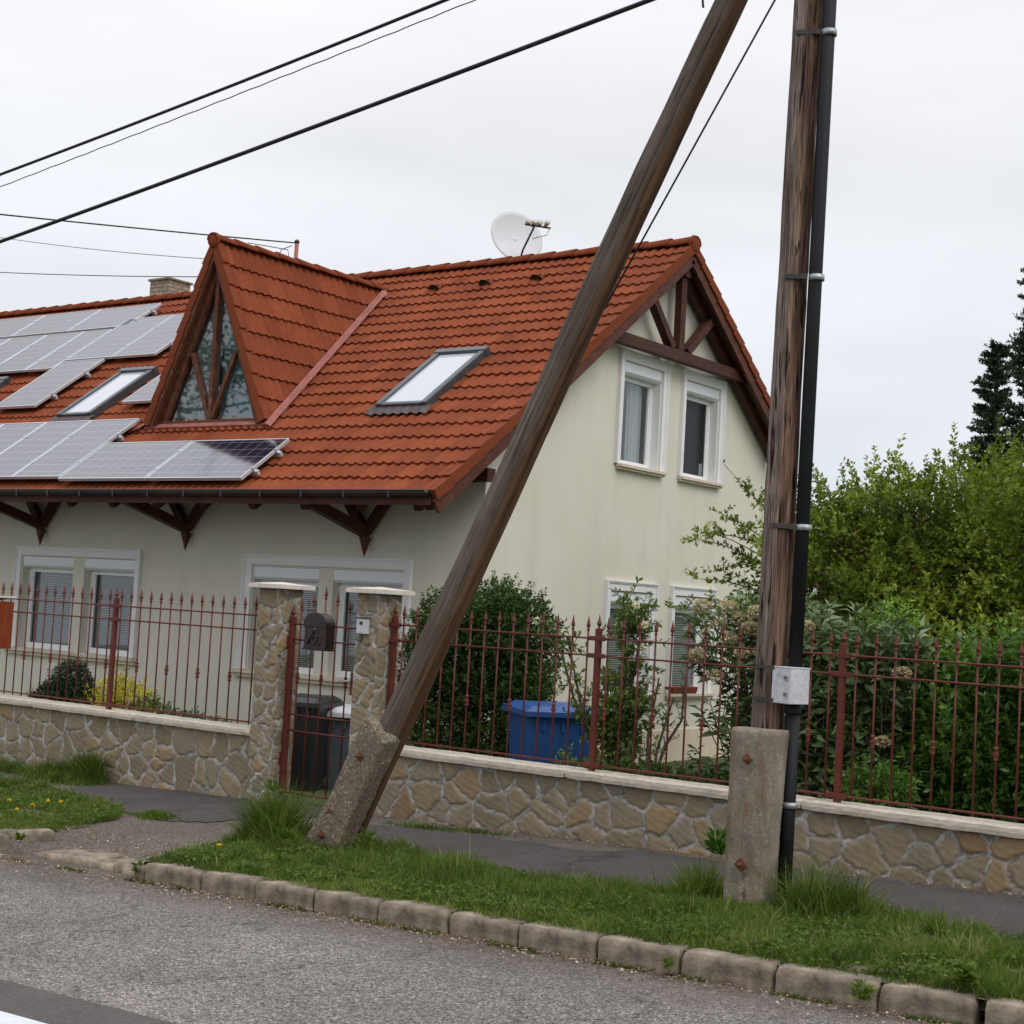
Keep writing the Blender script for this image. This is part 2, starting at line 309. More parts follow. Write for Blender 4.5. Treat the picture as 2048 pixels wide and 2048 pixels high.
def concrete(name,agg,base=(.225,.205,.172),rust=True,peb_=.75):
    m,n,l,b=nodes(name); co=coords(n,l)
    c=ramp_(n,l,noise_(n,l,co,8,8,.7),[(.3,tuple(q*.68 for q in base)),(.55,base),(.75,tuple(q*1.35 for q in base))]).outputs[0]
    vo=n.new('ShaderNodeTexVoronoi'); vo.inputs['Scale'].default_value=agg; l.new(co,vo.inputs[0]); sx=n.new('ShaderNodeSeparateXYZ'); l.new(vo.outputs['Color'],sx.inputs[0])
    peb=ramp_(n,l,sx.outputs[0],[(0,(.75,.73,.7)),(.6,(1,.97,.92)),(.92,(1.1,1.05,1.0)),(.97,(1.7,1.6,1.4))] if rust else [(0,(.55,.5,.46)),(.5,(1,.95,.88)),(.85,(1.25,1.15,1.0)),(.93,(2.2,2.0,1.7)),(1,(3.0,2.6,2.0))]).outputs[0]; c=mix_(n,l,peb_,c,peb,'MULTIPLY')
    if rust:
        st=coords(n,l,(6,6,1.2)); f=noise_(n,l,st,2.6,7,.7); c=mix_(n,l,ramp_(n,l,f,[(.47,(0,0,0)),(.64,(.75,.75,.75))]).outputs[0],c,(.17,.095,.05)); f=noise_(n,l,co,3.5,7,.7); c=mix_(n,l,.7,c,ramp_(n,l,f,[(.35,(.6,.58,.55)),(.62,(1.25,1.22,1.15))]).outputs[0],'MULTIPLY')
    l.new(c,b.inputs['Base Color']); b.inputs['Roughness'].default_value=.92; p=bump_(n,l,vo.outputs['Distance'],None,.35,.0025); bump_(n,l,noise_(n,l,co,40,6),b,.4,.004,p); return m
M_CONC=concrete('stub_concrete',120); M_CONC2=concrete('pebbly_concrete',110,(.155,.135,.108),False,.85)
M_KERB=simple('kerb_concrete',(.225,.185,.14),.92,.6,7,1,50,dirt=(.075,.068,.045),dscale=5,dist=.005)
M_POLE=wood_mat('split_pole_wood',[(.30,(.06,.047,.04)),(.42,(.14,.108,.09)),(.52,(.21,.165,.138)),(.7,(.32,.265,.23))],34,(1,1,.05),1,dist=.016,side=[(.34,(.035,.020,.015)),(.46,(.115,.066,.045)),(.56,(.185,.112,.078)),(.72,(.33,.235,.175))],fleck=1.0)
M_BRACE=wood_mat('weathered_brace_wood',[(.3,(.07,.056,.044)),(.5,(.125,.102,.081)),(.72,(.185,.158,.128))],38,(1,1,.025),.5,fleck=.45,side=[(.3,(.038,.021,.013)),(.55,(.115,.062,.034)),(.8,(.19,.115,.066))],dist=.006)
def panel_mat():
    m,n,l,b=nodes('solar_cells'); t=n.new('ShaderNodeUVMap'); sp=n.new('ShaderNodeSeparateXYZ'); l.new(t.outputs[0],sp.inputs[0])
    def lines(o,k,wd):
        a=n.new('ShaderNodeMath'); a.operation='MULTIPLY'; a.inputs[1].default_value=k; l.new(o,a.inputs[0]); f=n.new('ShaderNodeMath'); f.operation='FRACT'; l.new(a.outputs[0],f.inputs[0]); g=n.new('ShaderNodeMath'); g.operation='LESS_THAN'; g.inputs[1].default_value=wd; l.new(f.outputs[0],g.inputs[0]); return g.outputs[0]
    a=lines(sp.outputs[0],6/.155/6,.035); c_=lines(sp.outputs[1],1/.155,.035)
    mx=n.new('ShaderNodeMath'); mx.operation='MAXIMUM'; l.new(a,mx.inputs[0]); l.new(c_,mx.inputs[1])
    c=mix_(n,l,mx.outputs[0],(.010,.011,.026),(.24,.25,.29)); l.new(c,b.inputs['Base Color']); b.inputs['Roughness'].default_value=.085; b.inputs['IOR'].default_value=2.9
    return m
M_PANEL=panel_mat()
M_SOIL=simple('verge_soil',(.10,.085,.05),.95,.4,10,.8,30,dirt=(.05,.07,.02),dscale=4)
M_EARTH=simple('garden_earth',(.07,.085,.03),.95,.4,4,.8,20,dirt=(.09,.075,.045),dscale=2)
M_BARK=simple('bark',(.09,.07,.05),.9,.35,20,.8,40,stretch=(1,1,.3))
ML_GRASS=leaf_mat('grass_blades',[(0,(.034,.058,.010)),(.45,(.085,.135,.021)),(.8,(.155,.215,.040)),(.93,(.19,.22,.075)),(1,(.33,.28,.15))],.4,.55,.2)
ML_BUSH=leaf_mat('privet_leaves',[(0,(.014,.034,.008)),(.5,(.035,.075,.014)),(.85,(.075,.14,.026)),(1,(.14,.22,.05))],.25,.42)
ML_TREE=leaf_mat('plum_leaves',[(0,(.045,.066,.010)),(.35,(.125,.168,.022)),(.7,(.225,.285,.04)),(1,(.37,.41,.075))],.4,.55,.25)
ML_VIB=leaf_mat('viburnum_leaves',[(0,(.028,.05,.017)),(.5,(.075,.125,.042)),(.85,(.14,.205,.085)),(1,(.26,.31,.18))],.2,.5,.3)
ML_HEDGE=leaf_mat('hedge_leaves',[(0,(.022,.055,.010)),(.5,(.07,.145,.022)),(.85,(.14,.25,.038)),(1,(.26,.40,.065))],.35,.45)
ML_SHRUB=leaf_mat('rose_leaves',[(0,(.035,.06,.012)),(.5,(.095,.15,.028)),(1,(.20,.28,.06))],.35,.5)
ML_JUN=leaf_mat('juniper_leaves',[(0,(.008,.022,.009)),(.6,(.018,.042,.015)),(1,(.04,.08,.025))],.1,.6)
ML_YEL=leaf_mat('yellow_leaves',[(0,(.30,.25,.015)),(.5,(.60,.50,.04)),(1,(.78,.70,.12))],.35,.5)
ML_SED=leaf_mat('sedum_leaves',[(0,(.05,.085,.035)),(.6,(.09,.13,.05)),(.8,(.2,.1,.07)),(1,(.26,.09,.07))],.2,.5)
ML_CON=leaf_mat('spruce_needles',[(0,(.016,.032,.016)),(.6,(.04,.066,.032)),(1,(.09,.115,.05))],.1,.7)
ML_FLOW=leaf_mat('cream_flowers',[(0,(.30,.20,.11)),(.5,(.52,.42,.27)),(1,(.72,.66,.50))],.2,.7)
ML_DAND=leaf_mat('yellow_petals',[(0,(.75,.50,.01)),(1,(.85,.62,.02))],.2,.7)
ML_LITTER=leaf_mat('dry_litter',[(0,(.16,.09,.05)),(.6,(.28,.19,.12)),(1,(.55,.48,.40))],.1,.9)
# ================================================================== ground
def sheet(name,x0,x1,y0,y1,nx,ny,hf,mat,mask=None):
    xs=np.linspace(x0,x1,nx); ys=np.linspace(y0,y1,ny); X,Y=np.meshgrid(xs,ys)
    Z=np.vectorize(hf)(X,Y); v=np.stack([X,Y,Z],-1).reshape(-1,3)
    i=np.arange(nx-1)[None,:]+np.arange(ny-1)[:,None]*nx; f=np.stack([i,i+1,i+nx+1,i+nx],-1).reshape(-1,4)
    if mask is not None:
        cx=v[f].mean(1); f=f[np.array([mask(a,b) for a,b in cx[:,:2]])]
    return struct(mkobj(name,v,f,mat,None,True))
def sm(a,b,x):
    t=min(1,max(0,(x-a)/(b-a))); return t*t*(3-2*t)
def inpoly(p,x,y):
    c=False; j=len(p)-1
    for i in range(len(p)):
        if (p[i][1]>y)!=(p[j][1]>y) and x<(p[j][0]-p[i][0])*(y-p[i][1])/(p[j][1]-p[i][1])+p[i][0]: c=not c
        j=i
    return c
def Hp(x,y):      # pavement and verge level, with the dropped driveway
    full=.112+.062*sm(7.85,8.85,y)
    k=sm(-9.25,-8.75,x)*(1-sm(-7.47,-7.37,x))
    ramp=-.06*(1-sm(6.6,6.95,y))+.02+.155*sm(6.7,8.7,y)
    return G(x)+full*(1-k)+ramp*k+.006*mnoise.noise(Vector((x*2.1,y*2.1,0)))
sheet('ground',-320,120,-60,420,45,49,lambda x,y:G(x)-.12-.15*sm(0,1,(y-30)/200)*0,M_EARTH)
sheet('road',-60,14,-14,6.6,149,60,lambda x,y:G(x)+.006*mnoise.noise(Vector((x*.8,y*.8,3))),M_ROAD)
sheet('road_patch',-60,14,-14,4.26,149,40,lambda x,y:G(x)+.010+.006*mnoise.noise(Vector((x*.8,y*.8,3))),M_PATCH,None)
sheet('lane_marking',-60,14,3.72,3.91,149,2,lambda x,y:G(x)+.016+.006*mnoise.noise(Vector((x*.8,y*.8,3))),M_WHITE)
sheet('pavement',-40,6,6.5,9.1,400,40,Hp,M_PAVE)
PATCH1=[(-10.75,8.66),(-10.9,9.2),(-10.9,9.45),(-7.9,9.45),(-7.9,8.5),(-8.2,8.28),(-8.45,7.98),(-8.85,7.9),(-9.3,8.02),(-9.9,8.1),(-10.4,8.35)]
PATCH2=[(-7.45,8.62),(-6.9,8.72),(-5.5,8.68),(-5.2,8.9),(-2,8.92),(4,8.92),(4,7.4),(-4.5,7.4),(-6.5,7.5),(-7.3,8.2)]
for P_ in (PATCH1,PATCH2):
    xs=[p[0] for p in P_]; ys=[p[1] for p in P_]
    sheet('pavement_patch',min(xs),max(xs),min(ys),9.1 if P_ is PATCH1 else max(ys),int((max(xs)-min(xs))/.04),int((9.1-min(ys))/.04),lambda x,y:Hp(x,y)+.006,M_DARKPAVE,lambda x,y,P_=P_:inpoly(P_,x+.05*mnoise.noise(Vector((x*5,y*5,1))),y+.05*mnoise.noise(Vector((x*5,y*5,9)))))
VERGE=[(-7.36,6.53),(4,6.53),(4,7.75),(-2.4,7.82),(-2.95,7.98),(-3.3,8.1),(-3.8,8.12),(-4.2,7.98),(-4.56,7.76),(-5.0,7.66),(-5.53,7.72),(-6.18,7.80),(-6.7,8.1),(-7.3,8.12),(-7.66,7.75),(-7.72,7.3),(-7.58,6.88)]
VERGE2=[(-40,6.62),(-9.0,6.75),(-9.02,7.2),(-9.1,7.75),(-9.45,8.1),(-10.2,8.28),(-10.9,8.5),(-12.3,8.55),(-40,8.5)]
def domed(P_):
    def f(x,y):
        return Hp(x,y)+.005-.06*(1-sm(6.545,6.60,y))*(1 if x>-8 else 0)+.004*mnoise.noise(Vector((x*3,y*3,5)))
    return f
sheet('verge',-7.8,4,6.5,8.2,300,44,domed(VERGE),M_SOIL,lambda x,y:inpoly(VERGE,x,y))
sheet('verge',-40,-8.9,6.6,8.6,500,44,domed(VERGE2),M_SOIL,lambda x,y:inpoly(VERGE2,x,y))
sheet('garden_ground',-40,6,9.2,60,60,60,lambda x,y:(G(x)+.17 if y<13 else max(G(x)+.17,.0)),M_EARTH)

# ------------------------------------------------------------------ kerb stones
def rough_box(x0,x1,y0,y1,z0,z1,seed,amp=.012,res=.03,rz=0,tilt=0,round_=.011):
    bm=bmesh.new(); nx=max(2,int((x1-x0)/res)); ny=max(2,int((y1-y0)/res)); nz_=max(2,int((z1-z0)/res))
    vs={}
    def vert(i,j,k):
        if (i,j,k) not in vs:
            p=Vector((x0+(x1-x0)*i/nx,y0+(y1-y0)*j/ny,z0+(z1-z0)*k/nz_))
            c=Vector(((x0+x1)/2,(y0+y1)/2,(z0+z1)/2)); h=Vector(((x1-x0)/2,(y1-y0)/2,(z1-z0)/2))
            e=sum(1 for a in (i in(0,nx),j in(0,ny),k in(0,nz_)) if a)
            if e>=2:
                for ax in range(3):
                    if abs(abs(p[ax]-c[ax])-h[ax])<1e-6: p[ax]-=math.copysign(round_*.45*(e-1)*(0.6+.8*random.random()),p[ax]-c[ax])
            q=p*7+Vector((seed*3.1,seed*1.7,0)); p+=Vector((mnoise.noise(q),mnoise.noise(q+Vector((9,0,0))),mnoise.noise(q+Vector((0,9,0)))))*amp
            q=p*30; p+=Vector((mnoise.noise(q),mnoise.noise(q+Vector((9,0,0))),mnoise.noise(q+Vector((0,9,0)))))*amp*.35
            d=p-c; ca,sa=math.cos(rz),math.sin(rz); d=Vector((d.x*ca-d.y*sa,d.x*sa+d.y*ca,d.z+d.x*tilt)); vs[(i,j,k)]=bm.verts.new(c+d)
        return vs[(i,j,k)]
    for i in range(nx):
        for j in range(ny):
            for k in (0,nz_): bm.faces.new([vert(i,j,k),vert(i+1,j,k),vert(i+1,j+1,k),vert(i,j+1,k)])
    for i in range(nx):
        for k in range(nz_):
            for j in (0,ny): bm.faces.new([vert(i,j,k),vert(i+1,j,k),vert(i+1,j,k+1),vert(i,j,k+1)])
    for j in range(ny):
        for k in range(nz_):
            for i in (0,nx): bm.faces.new([vert(i,j,k),vert(i,j+1,k),vert(i,j+1,k+1),vert(i,j,k+1)])
    bmesh.ops.recalc_face_normals(bm,faces=bm.faces); v=np.array([x.co[:] for x in bm.verts]); bm.verts.index_update()
    f=[tuple(x.index for x in q.verts) for q in bm.faces]; bm.free(); return v,f
JX=[-7.32,-6.83,-6.38,-5.93,-5.455,-4.98,-4.53,-4.065,-3.60,-3.12,-2.63,-2.18,-1.7,-1.2]
ORD=['first','second','third','fourth','fifth','sixth','seventh','eighth','ninth','tenth','eleventh','twelfth','thirteenth']
for i in range(len(JX)-1):
    x0,x1=JX[i]+.007,JX[i+1]-.007
    if i==10: x1-=.03
    v,f=rough_box(x0,x1,6.45+.008*random.uniform(-1,1),6.60,G(x0)-.1,G((x0+x1)/2)+.120+.004*random.uniform(-1,1),i+1,.006)
    v[:,2]+=.031*(v[:,0]-(x0+x1)/2)
    o=mkobj('kerb_stone',v,f,M_KERB,None,True)
    tag(o,'weathered concrete kerb stone in front of the grass, %s from the driveway end'%ORD[i],'kerb stone','kerb stones along the road')
v,f=rough_box(-7.44,-7.345,6.47,6.60,-.15,G(-7.4)+.09,31,.014); tag(mkobj('kerb_stone',v,f,M_KERB,None,True),'short broken kerb end stub beside the sunken driveway stones','kerb stone','kerb stones along the road')
v,f=rough_box(-8.83-.5,-8.83,6.60,6.75,-.2,G(-9)+.115,40,.014,rz=.95,tilt=0); tag(mkobj('kerb_stone',v+np.array([.03,.13,0]),f,M_KERB,None,True),'kerb stone turned inwards at the left side of the driveway','kerb stone','kerb stones along the road')
for k in range(3):
    v,f=rough_box(-9.4-.5*k-.0,-8.93-.5*k,6.53,6.67,-.25,G(-9.2-.5*k)+.115,41+k,.012); tag(mkobj('kerb_stone',v,f,M_KERB,None,True),'kerb stone left of the driveway at the grass tip, %s from the opening'%ORD[k],'kerb stone','kerb stones along the road')
for k,(xa,xb,ya,yb,rz,h) in enumerate([(-8.62,-8.32,6.66,6.98,.3,.035),(-8.33,-8.03,6.62,6.95,.12,.05),(-8.04,-7.76,6.60,6.93,-.1,.035),(-7.76,-7.50,6.56,6.84,-.25,.055)]):
    v,f=rough_box(xa,xb,ya,yb,G(xa)-.08,G(xa)+h,60+k,.016,.03,rz,.05*random.uniform(-1,1)); tag(mkobj('driveway_stone',v,f,M_KERB,None,True),['flat sunken stone at the left of the driveway mouth','second flat stone from the left across the driveway mouth','third flat stone from the left across the driveway mouth','flat sunken stone next to the standing kerb end'][k],'paving stone','sunken stones across the driveway mouth')

# ================================================================== stone walls
def voro_wall(name,parent,x0,x1,z0f,z1,y,seed,axis='x',cell=.2,depth=.022,res=.0095,neg=False):
    """rubble cladding: real relief; per-vertex stone id and mortar mask. axis x: face looks -Y at y; axis y: face looks +X at x=y"""
    r=np.random.default_rng(seed); L=x1-x0; zmin=-.3; H=z1-zmin
    nx=int(L/res); nz_=int(H/res); U,W_=np.meshgrid(np.linspace(x0,x1,nx),np.linspace(zmin,z1,nz_))
    gx=int(L/cell)+5; gz=int(H/(cell*.8))+5
    ox,oz=np.meshgrid(np.arange(gx),np.arange(gz)); px=x0-2*cell+(ox+.5*(oz%2)+r.uniform(-.42,.42,ox.shape))*cell; pz=zmin-1.6*cell+(oz+r.uniform(-.38,.38,ox.shape))*cell*.82
    px=px.ravel();pz=pz.ravel(); idv=r.uniform(0,1,len(px))
    wu=U+.007*np.sin(W_*31+seed)*np.cos(U*9)+.004*np.sin(U*67+W_*43); wz=W_+.007*np.sin(U*27+seed*2)+.004*np.sin(W_*71-U*53)
    kp=r.random(len(px))>.22; px,pz,idv=px[kp],pz[kp],idv[kp]
    wu=wu.ravel(); wz=wz.ravel(); F1=np.full(wu.shape,9.);F2=F1.copy();I1=np.zeros(wu.shape,int);I2=I1.copy()
    for k in range(len(px)):
        s=np.abs(wu-px[k])<cell*2.2
        if not s.any(): continue
        d=np.hypot(wu[s]-px[k],(wz[s]-pz[k])*1.12); idx=np.where(s)[0]
        a=d<F1[idx]; b=(~a)&(d<F2[idx])
        ia=idx[a]; F2[ia]=F1[ia]; I2[ia]=I1[ia]; F1[ia]=d[a]; I1[ia]=k
        ib=idx[b]; F2[ib]=d[b]; I2[ib]=k
    dist=np.hypot(px[I1]-px[I2],pz[I1]-pz[I2])+1e-6; edge=(F2**2-F1**2)/(2*dist)
    wv=.5+.5*np.sin(wu*19+wz*13+np.sin(wu*41)*1.3); mw=.0055+.0105*wv
    mort=1-np.clip((edge-mw)/.004,0,1); bulge=np.clip((edge-mw)/.018,0,1)**.6
    h=depth*(.25+.75*bulge)*(.7+.6*idv[I1])+.004*np.sin(wu*9+idv[I1]*40)*np.cos(wz*11+idv[I1]*17); ridge=np.where(wv>.5,.55,.1)*depth*np.exp(-(edge/.007)**2); h=h*(1-mort)+mort*(.28*depth+ridge)
    h+=.0022*np.sin(wu*83+wz*57)*np.sin(wz*71-wu*29)
    edgefade=np.minimum(np.minimum(U-x0,x1-U),z1-W_).ravel(); h=h*np.clip(edgefade/.012+.2,0,1)
    if axis=='x': v=np.stack([U.ravel(),y-h,W_.ravel()],-1)
    else: v=np.stack([y+h,U.ravel(),W_.ravel()],-1)
    i=np.arange(nx-1)[None,:]+np.arange(nz_-1)[:,None]*nx; f=np.stack([i,i+1,i+nx+1,i+nx],-1).reshape(-1,4)
    if axis=='z': pass
    return mkobj(name,v,f,M_STONE,parent,True,attr={'rnd':('POINT',idv[I1]),'mortar':('POINT',mort)})
def stone_wall(label,x0,x1,seed,slabs):
    t=thing('stone_wall',label,'wall',((x0+x1)/2,9.15,G((x0+x1)/2)+.1),'low stone garden walls')
    MB().box(x0,x1,9.055,9.25,-.5,.555).build('wall_core',M_CONC,t)
    voro_wall('stone_facing',t,x0,x1,None,.555,9.05,seed,cell=.19,depth=.017)
    xs=slabs
    for a,b in zip(xs[:-1],xs[1:]):
        v,f=rough_box(a+.002,b-.002,8.995,9.30,.556,.613,int(a*10),.003,.05,round_=.008); mkobj('coping_slab',v,f,M_COPE,t,False)
    return t
lw=[-9.06]
while lw[-1]>-16: lw.append(lw[-1]-1.42)
stone_wall('long low rubble stone wall with pale coping left of the gate',-16.2,-9.06,5,sorted(lw))
rw=[-7.52,-6.0,-4.22,-2.72,-1.2,.3]
stone_wall('low rubble stone wall with pale coping right of the gate, behind the poles',-7.75,.3,9,[-7.75]+rw[1:])
def pillar(x0,x1,label,seed):
    y0,y1=9.0,9.27; t=thing('gate_pillar',label,'gate pillar',((x0+x1)/2,9.13,G(x0)+.17),'stone gate pillars')
    MB().box(x0+.005,x1-.02,y0+.01,y1,-.5,1.757).build('pillar_core',M_CONC,t)
    voro_wall('stone_facing',t,x0,x1-.012,None,1.756,y0+.012,seed,cell=.15,depth=.014,res=.007)
    voro_wall('stone_facing',t,y0+.004,y1,None,1.756,x1-.012-.004,seed+3,axis='y',cell=.15,depth=.012,res=.007)
    cx0,cx1,cy0,cy1=x0-.065,x1+.065,8.93,9.335; c=MB()
    n=10; pts=[]
    for j in range(n+1):
        for i in range(n+1):
            u=i/n;w_=j/n; d=min(u,1-u,w_,1-w_)*2; pts.append((cx0+(cx1-cx0)*u,cy0+(cy1-cy0)*w_,1.792+.022*d))
    fs=[(j*(n+1)+i,j*(n+1)+i+1,(j+1)*(n+1)+i+1,(j+1)*(n+1)+i) for j in range(n) for i in range(n)]
    c.add(pts,fs); c.box(cx0,cx1,cy0,cy1,1.758,1.7915)
    c.build('pillar_cap',M_CAP,t,bevel=.004); return t
pillar(-9.07,-8.822,'stone gate pillar on the left side of the gate, with a plain front',21)
pillar(-8.005,-7.765,'stone gate pillar carrying the door intercom, right of the gate',33)

# ================================================================== iron fence
FY=9.15
def spear(mb,x,y,zt,r=.0165):
    zb=zt-.105
    mb.lathe([(.006,zb-.004),(.012,zb+.002),(.012,zb+.010),(.007,zb+.016),(r,zb+.036),(.009,zb+.066),(.0015,zt)],(x,y,0),6)
def bar_obj(parent,x,y,z0,zt,knob):
    b=MB().tube([(x,y,z0),(x,y,zt-.1)],.0068,6)
    if knob:
        zk=1.01
        b.lathe([(.0068,zk-.045),(.015,zk-.038),(.0155,zk-.030),(.009,zk-.022),(.018,zk-.006),(.018,zk+.004),(.009,zk+.02),(.0155,zk+.028),(.014,zk+.036),(.0068,zk+.045)],(x,y,0),8)
    o=b.build('fence_bar',M_IRON,parent,True)
    s=MB(); spear(s,x,y,zt); WL[o.name]=WL[parent.name]; s.build('spearhead',M_IRON,o,False)
def post_obj(parent,x,y,z0=.612,zt=1.70):
    p=MB().box(x-.019,x+.019,y-.019,y+.019,z0,zt-.10)
    for z in (.655,1.41,1.53): p.box(x-.07,x+.07,y-.024,y-.0195,z-.016,z+.016); p.box(x-.055,x+.055,y-.016,y+.016,z-.013,z+.013)
    o=p.build('fence_post',M_IRON,parent,bevel=.003); WL[o.name]=WL[parent.name]; s=MB(); spear(s,x,y,zt,.021); s.build('spearhead',M_IRON,o)
def rails(parent,x0,x1,y=FY):
    for z in (.655,1.41,1.53):
        r_=random.uniform(-.002,.002); MB().tube([(x0,y-.012,z),((x0+x1)/2,y-.012,z+r_),(x1,y-.012,z)],.0075,6).build('rail',M_IRON,parent,True)
tl=thing('iron_fence','red iron spear-topped fence on the left stone wall, ending at the left pillar','fence',(-11,FY,.612),'red iron fences')
rails(tl,-15.9,-9.07)
for px in (-10.99,-12.85,-14.71): post_obj(tl,px,FY)
x=-9.239; k=0
for a,b in ((-9.239,-10.919),(-11.075,-12.765),(-12.935,-14.625),(-14.795,-15.9)):
    n=int(round((a-b)/.1295)); 
    for j in range(n+1):
        x=a-(a-b)*j/n
        if x>-12.9 or x<-12.9 and x>-15.9: bar_obj(tl,x,FY,.63,1.686,k%3==2)
        k+=1
tr=thing('iron_fence','red iron spear-topped fence on the right stone wall, behind both poles','fence',(-4,FY,.612),'red iron fences')
rails(tr,-7.74,-.3)
for px in (-7.735,-5.874,-4.046,-2.2,-.36): post_obj(tr,px,FY)
k=0
for a,b in ((-7.646,-5.963),(-5.797,-4.133),(-3.957,-2.29),(-2.11,-.45)):
    n=13
    for j in range(n+1): bar_obj(tr,a+(b-a)*j/n,FY,.63,1.686,(k%3)==2); k+=1
# gate
gt=thing('iron_gate','red iron garden gate with an arched row of spearheads between the pillars','gate',(-8.45,9.14,G(-8.4)+.17))
GY=9.14
st=MB().box(-8.822,-8.780,GY-.021,GY+.021,.12,1.54); st.build('gate_stile',M_IRON,gt,bevel=.003); s=MB(); spear(s,-8.801,GY,1.64,.021); s.build('spearhead',M_IRON,gt)
MB().box(-8.075,-8.035,GY-.02,GY+.02,.12,1.54).build('gate_stile',M_IRON,gt,bevel=.003)
for z in (.14,.63,.757,1.358,1.482): MB().tube([(-8.80,GY-.01,z),(-8.05,GY-.01,z)],.0078,6).build('rail',M_IRON,gt,True)
for i,(bx,zt) in enumerate(((-8.713,1.694),(-8.584,1.744),(-8.457,1.80),(-8.327,1.756),(-8.196,1.702))):
    o=MB().tube([(bx,GY,.13),(bx,GY,zt-.1)],.0068,6)
    if i%2==0:
        zk=1.055; o.lathe([(.0068,zk-.045),(.015,zk-.036),(.009,zk-.022),(.018,zk-.004),(.009,zk+.02),(.015,zk+.03),(.0068,zk+.045)],(bx,GY,0),8)
    o=o.build('gate_bar',M_IRON,gt,True); s=MB(); spear(s,bx,GY,zt); s.build('spearhead',M_IRON,o)
h=MB().box(-8.12,-8.08,GY-.032,GY-.021,.96,1.14); h.build('lock_plate',M_IRON,gt)
MB().tube([(-8.10,GY-.032,1.07),(-8.10,GY-.07,1.07),(-8.205,GY-.072,1.062)],[.008,.008,.006],8).build('gate_handle',M_GALV,gt,True)
MB().box(-8.845,-8.8225,GY-.035,GY-.005,1.28,1.38).build('hinge',M_IRON,gt); MB().box(-8.845,-8.8225,GY-.035,GY-.005,.35,.45).build('hinge',M_IRON,gt)
# letter box
mbx=thing('letter_box','dark red cast letter box with arched top and posthorn relief on the gate','letter box',(-8.44,9.07,1.30))
x0,x1,y0,y1=-8.555,-8.325,9.02,9.125; za,zb=1.302,1.495; cx=(x0+x1)/2; rr=(x1-x0)/2
def archpoly(x0,x1,za,zb,y,n=16,ky=.75):
    cx=(x0+x1)/2;r=(x1-x0)/2; return [(x0,y,za),(x1,y,za)]+[(cx+r*math.cos(math.pi*i/n),y,zb+r*ky*math.sin(math.pi*i/n)) for i in range(n+1)]
MB().prism(archpoly(x0,x1,za,zb,y0),(0,y1-y0,0)).build('box_body',M_MAILB,mbx,bevel=.003)
MB().prism(archpoly(x0-.006,x1+.006,zb-.02,zb+.002,y0-.012),(0,.0115,0)).build('flap',M_MAILB,mbx,bevel=.002)
MB().box(x0-.012,x1+.012,y0-.01,y1+.004,za-.014,za-.001).build('foot_rim',M_MAILB,mbx,bevel=.002)
fr=MB(); fr.tube([(cx-.075,y0-.003,1.335),(cx-.035,y0-.006,1.40),(cx,y0-.006,1.452),(cx+.035,y0-.006,1.41),(cx+.085,y0-.003,1.388)],.0075,6)
fr.tube([(cx+.028*math.cos(t*math.pi/8),y0-.004,1.375+.028*math.sin(t*math.pi/8)) for t in range(17)],.007,6)
fr.tube([(cx-.06,y0-.003,1.335),(cx+.05,y0-.003,1.33),(cx+.07,y0-.003,1.37)],.005,6); fr.tube([(cx-.05,y0-.003,1.39),(cx-.02,y0-.003,1.36)],.006,6)
fr.build('posthorn_relief',M_MAILB,mbx,True)
MB().lathe([(.007,0),(.006,.004)],(cx,y0-.001,1.459),10,(0,-1,0)).build('lock',M_GALV,mbx)
ic=thing('intercom','small white door intercom with a dark button on the right pillar','intercom',(-7.905,8.99,1.445))
MB().box(-7.957,-7.853,8.957,8.995,1.447,1.563).build('case',M_BOXM,ic,bevel=.004); MB().box(-7.960,-7.850,8.950,8.995,1.5645,1.572).build('rain_hood',M_GUT,ic)
MB().box(-7.925,-7.893,8.953,8.9565,1.517,1.541).build('button',M_BLACKP,ic,bevel=.001); MB().box(-7.935,-7.905,8.9545,8.9565,1.460,1.468).build('name_strip',M_CAP,ic)

# ================================================================== poles
def nrm(a): return Vector(a).normalized()
def wood_pole(name,parent,p,q,rf,mat,n=40,m=160,sideDir=None,amp=.0035,crack=True,seed=0):
    p=Vector(p);q=Vector(q);L=(q-p).length; M3=(q-p).to_track_quat('Z','Y').to_matrix(); vs=[];sd=[];fs=[]
    inv=M3.transposed(); sl_=(inv@Vector(sideDir)) if sideDir else None
    for i in range(m+1):
        z=L*i/m; 
        for k in range(n):
            t=2*math.pi*k/n; r=rf(z/L); c,s=math.cos(t),math.sin(t)
            r+=amp*mnoise.noise(Vector((c*9,s*9,z*.7+seed)))*1.2+amp*.9*mnoise.noise(Vector((c*26,s*26,z*2.5+seed)))
            r+=.004*mnoise.noise(Vector((c*1.5,s*1.5,z*2.2+seed)))
            if crack:
                a=abs(mnoise.noise(Vector((c*5,s*5,z*.35+seed*2))))
                if a<.05: r-=.008*(1-a/.05)
            bx=.02*mnoise.noise(Vector((0,seed+3,z*.35))); by=.02*mnoise.noise(Vector((5,seed+3,z*.35)))
            vs.append((c*r+bx,s*r+by,z)); sd.append(.5+.5*(sl_.x*c+sl_.y*s)+.09*mnoise.noise(Vector((1,seed,z*1.6))) if sl_ else 0)
    for i in range(m):
        for k in range(n): k2=(k+1)%n; fs.append((i*n+k,i*n+k2,(i+1)*n+k2,(i+1)*n+k))
    me_v=np.array(vs); o=mkobj(name,me_v,np.array(fs),mat,None,True,origin=(0,0,0),attr={'side':('POINT',sd)})
    if parent is not None:
        o.parent=parent; o.matrix_local=Matrix.Translation(Vector(p)-Vector(WL[parent.name]))@M3.to_4x4()
    return o
mp_=thing('utility_pole','upright reddish split timber utility pole bolted to a concrete stub','utility pole',(-3.9,7.75,G(-3.9)+.13))
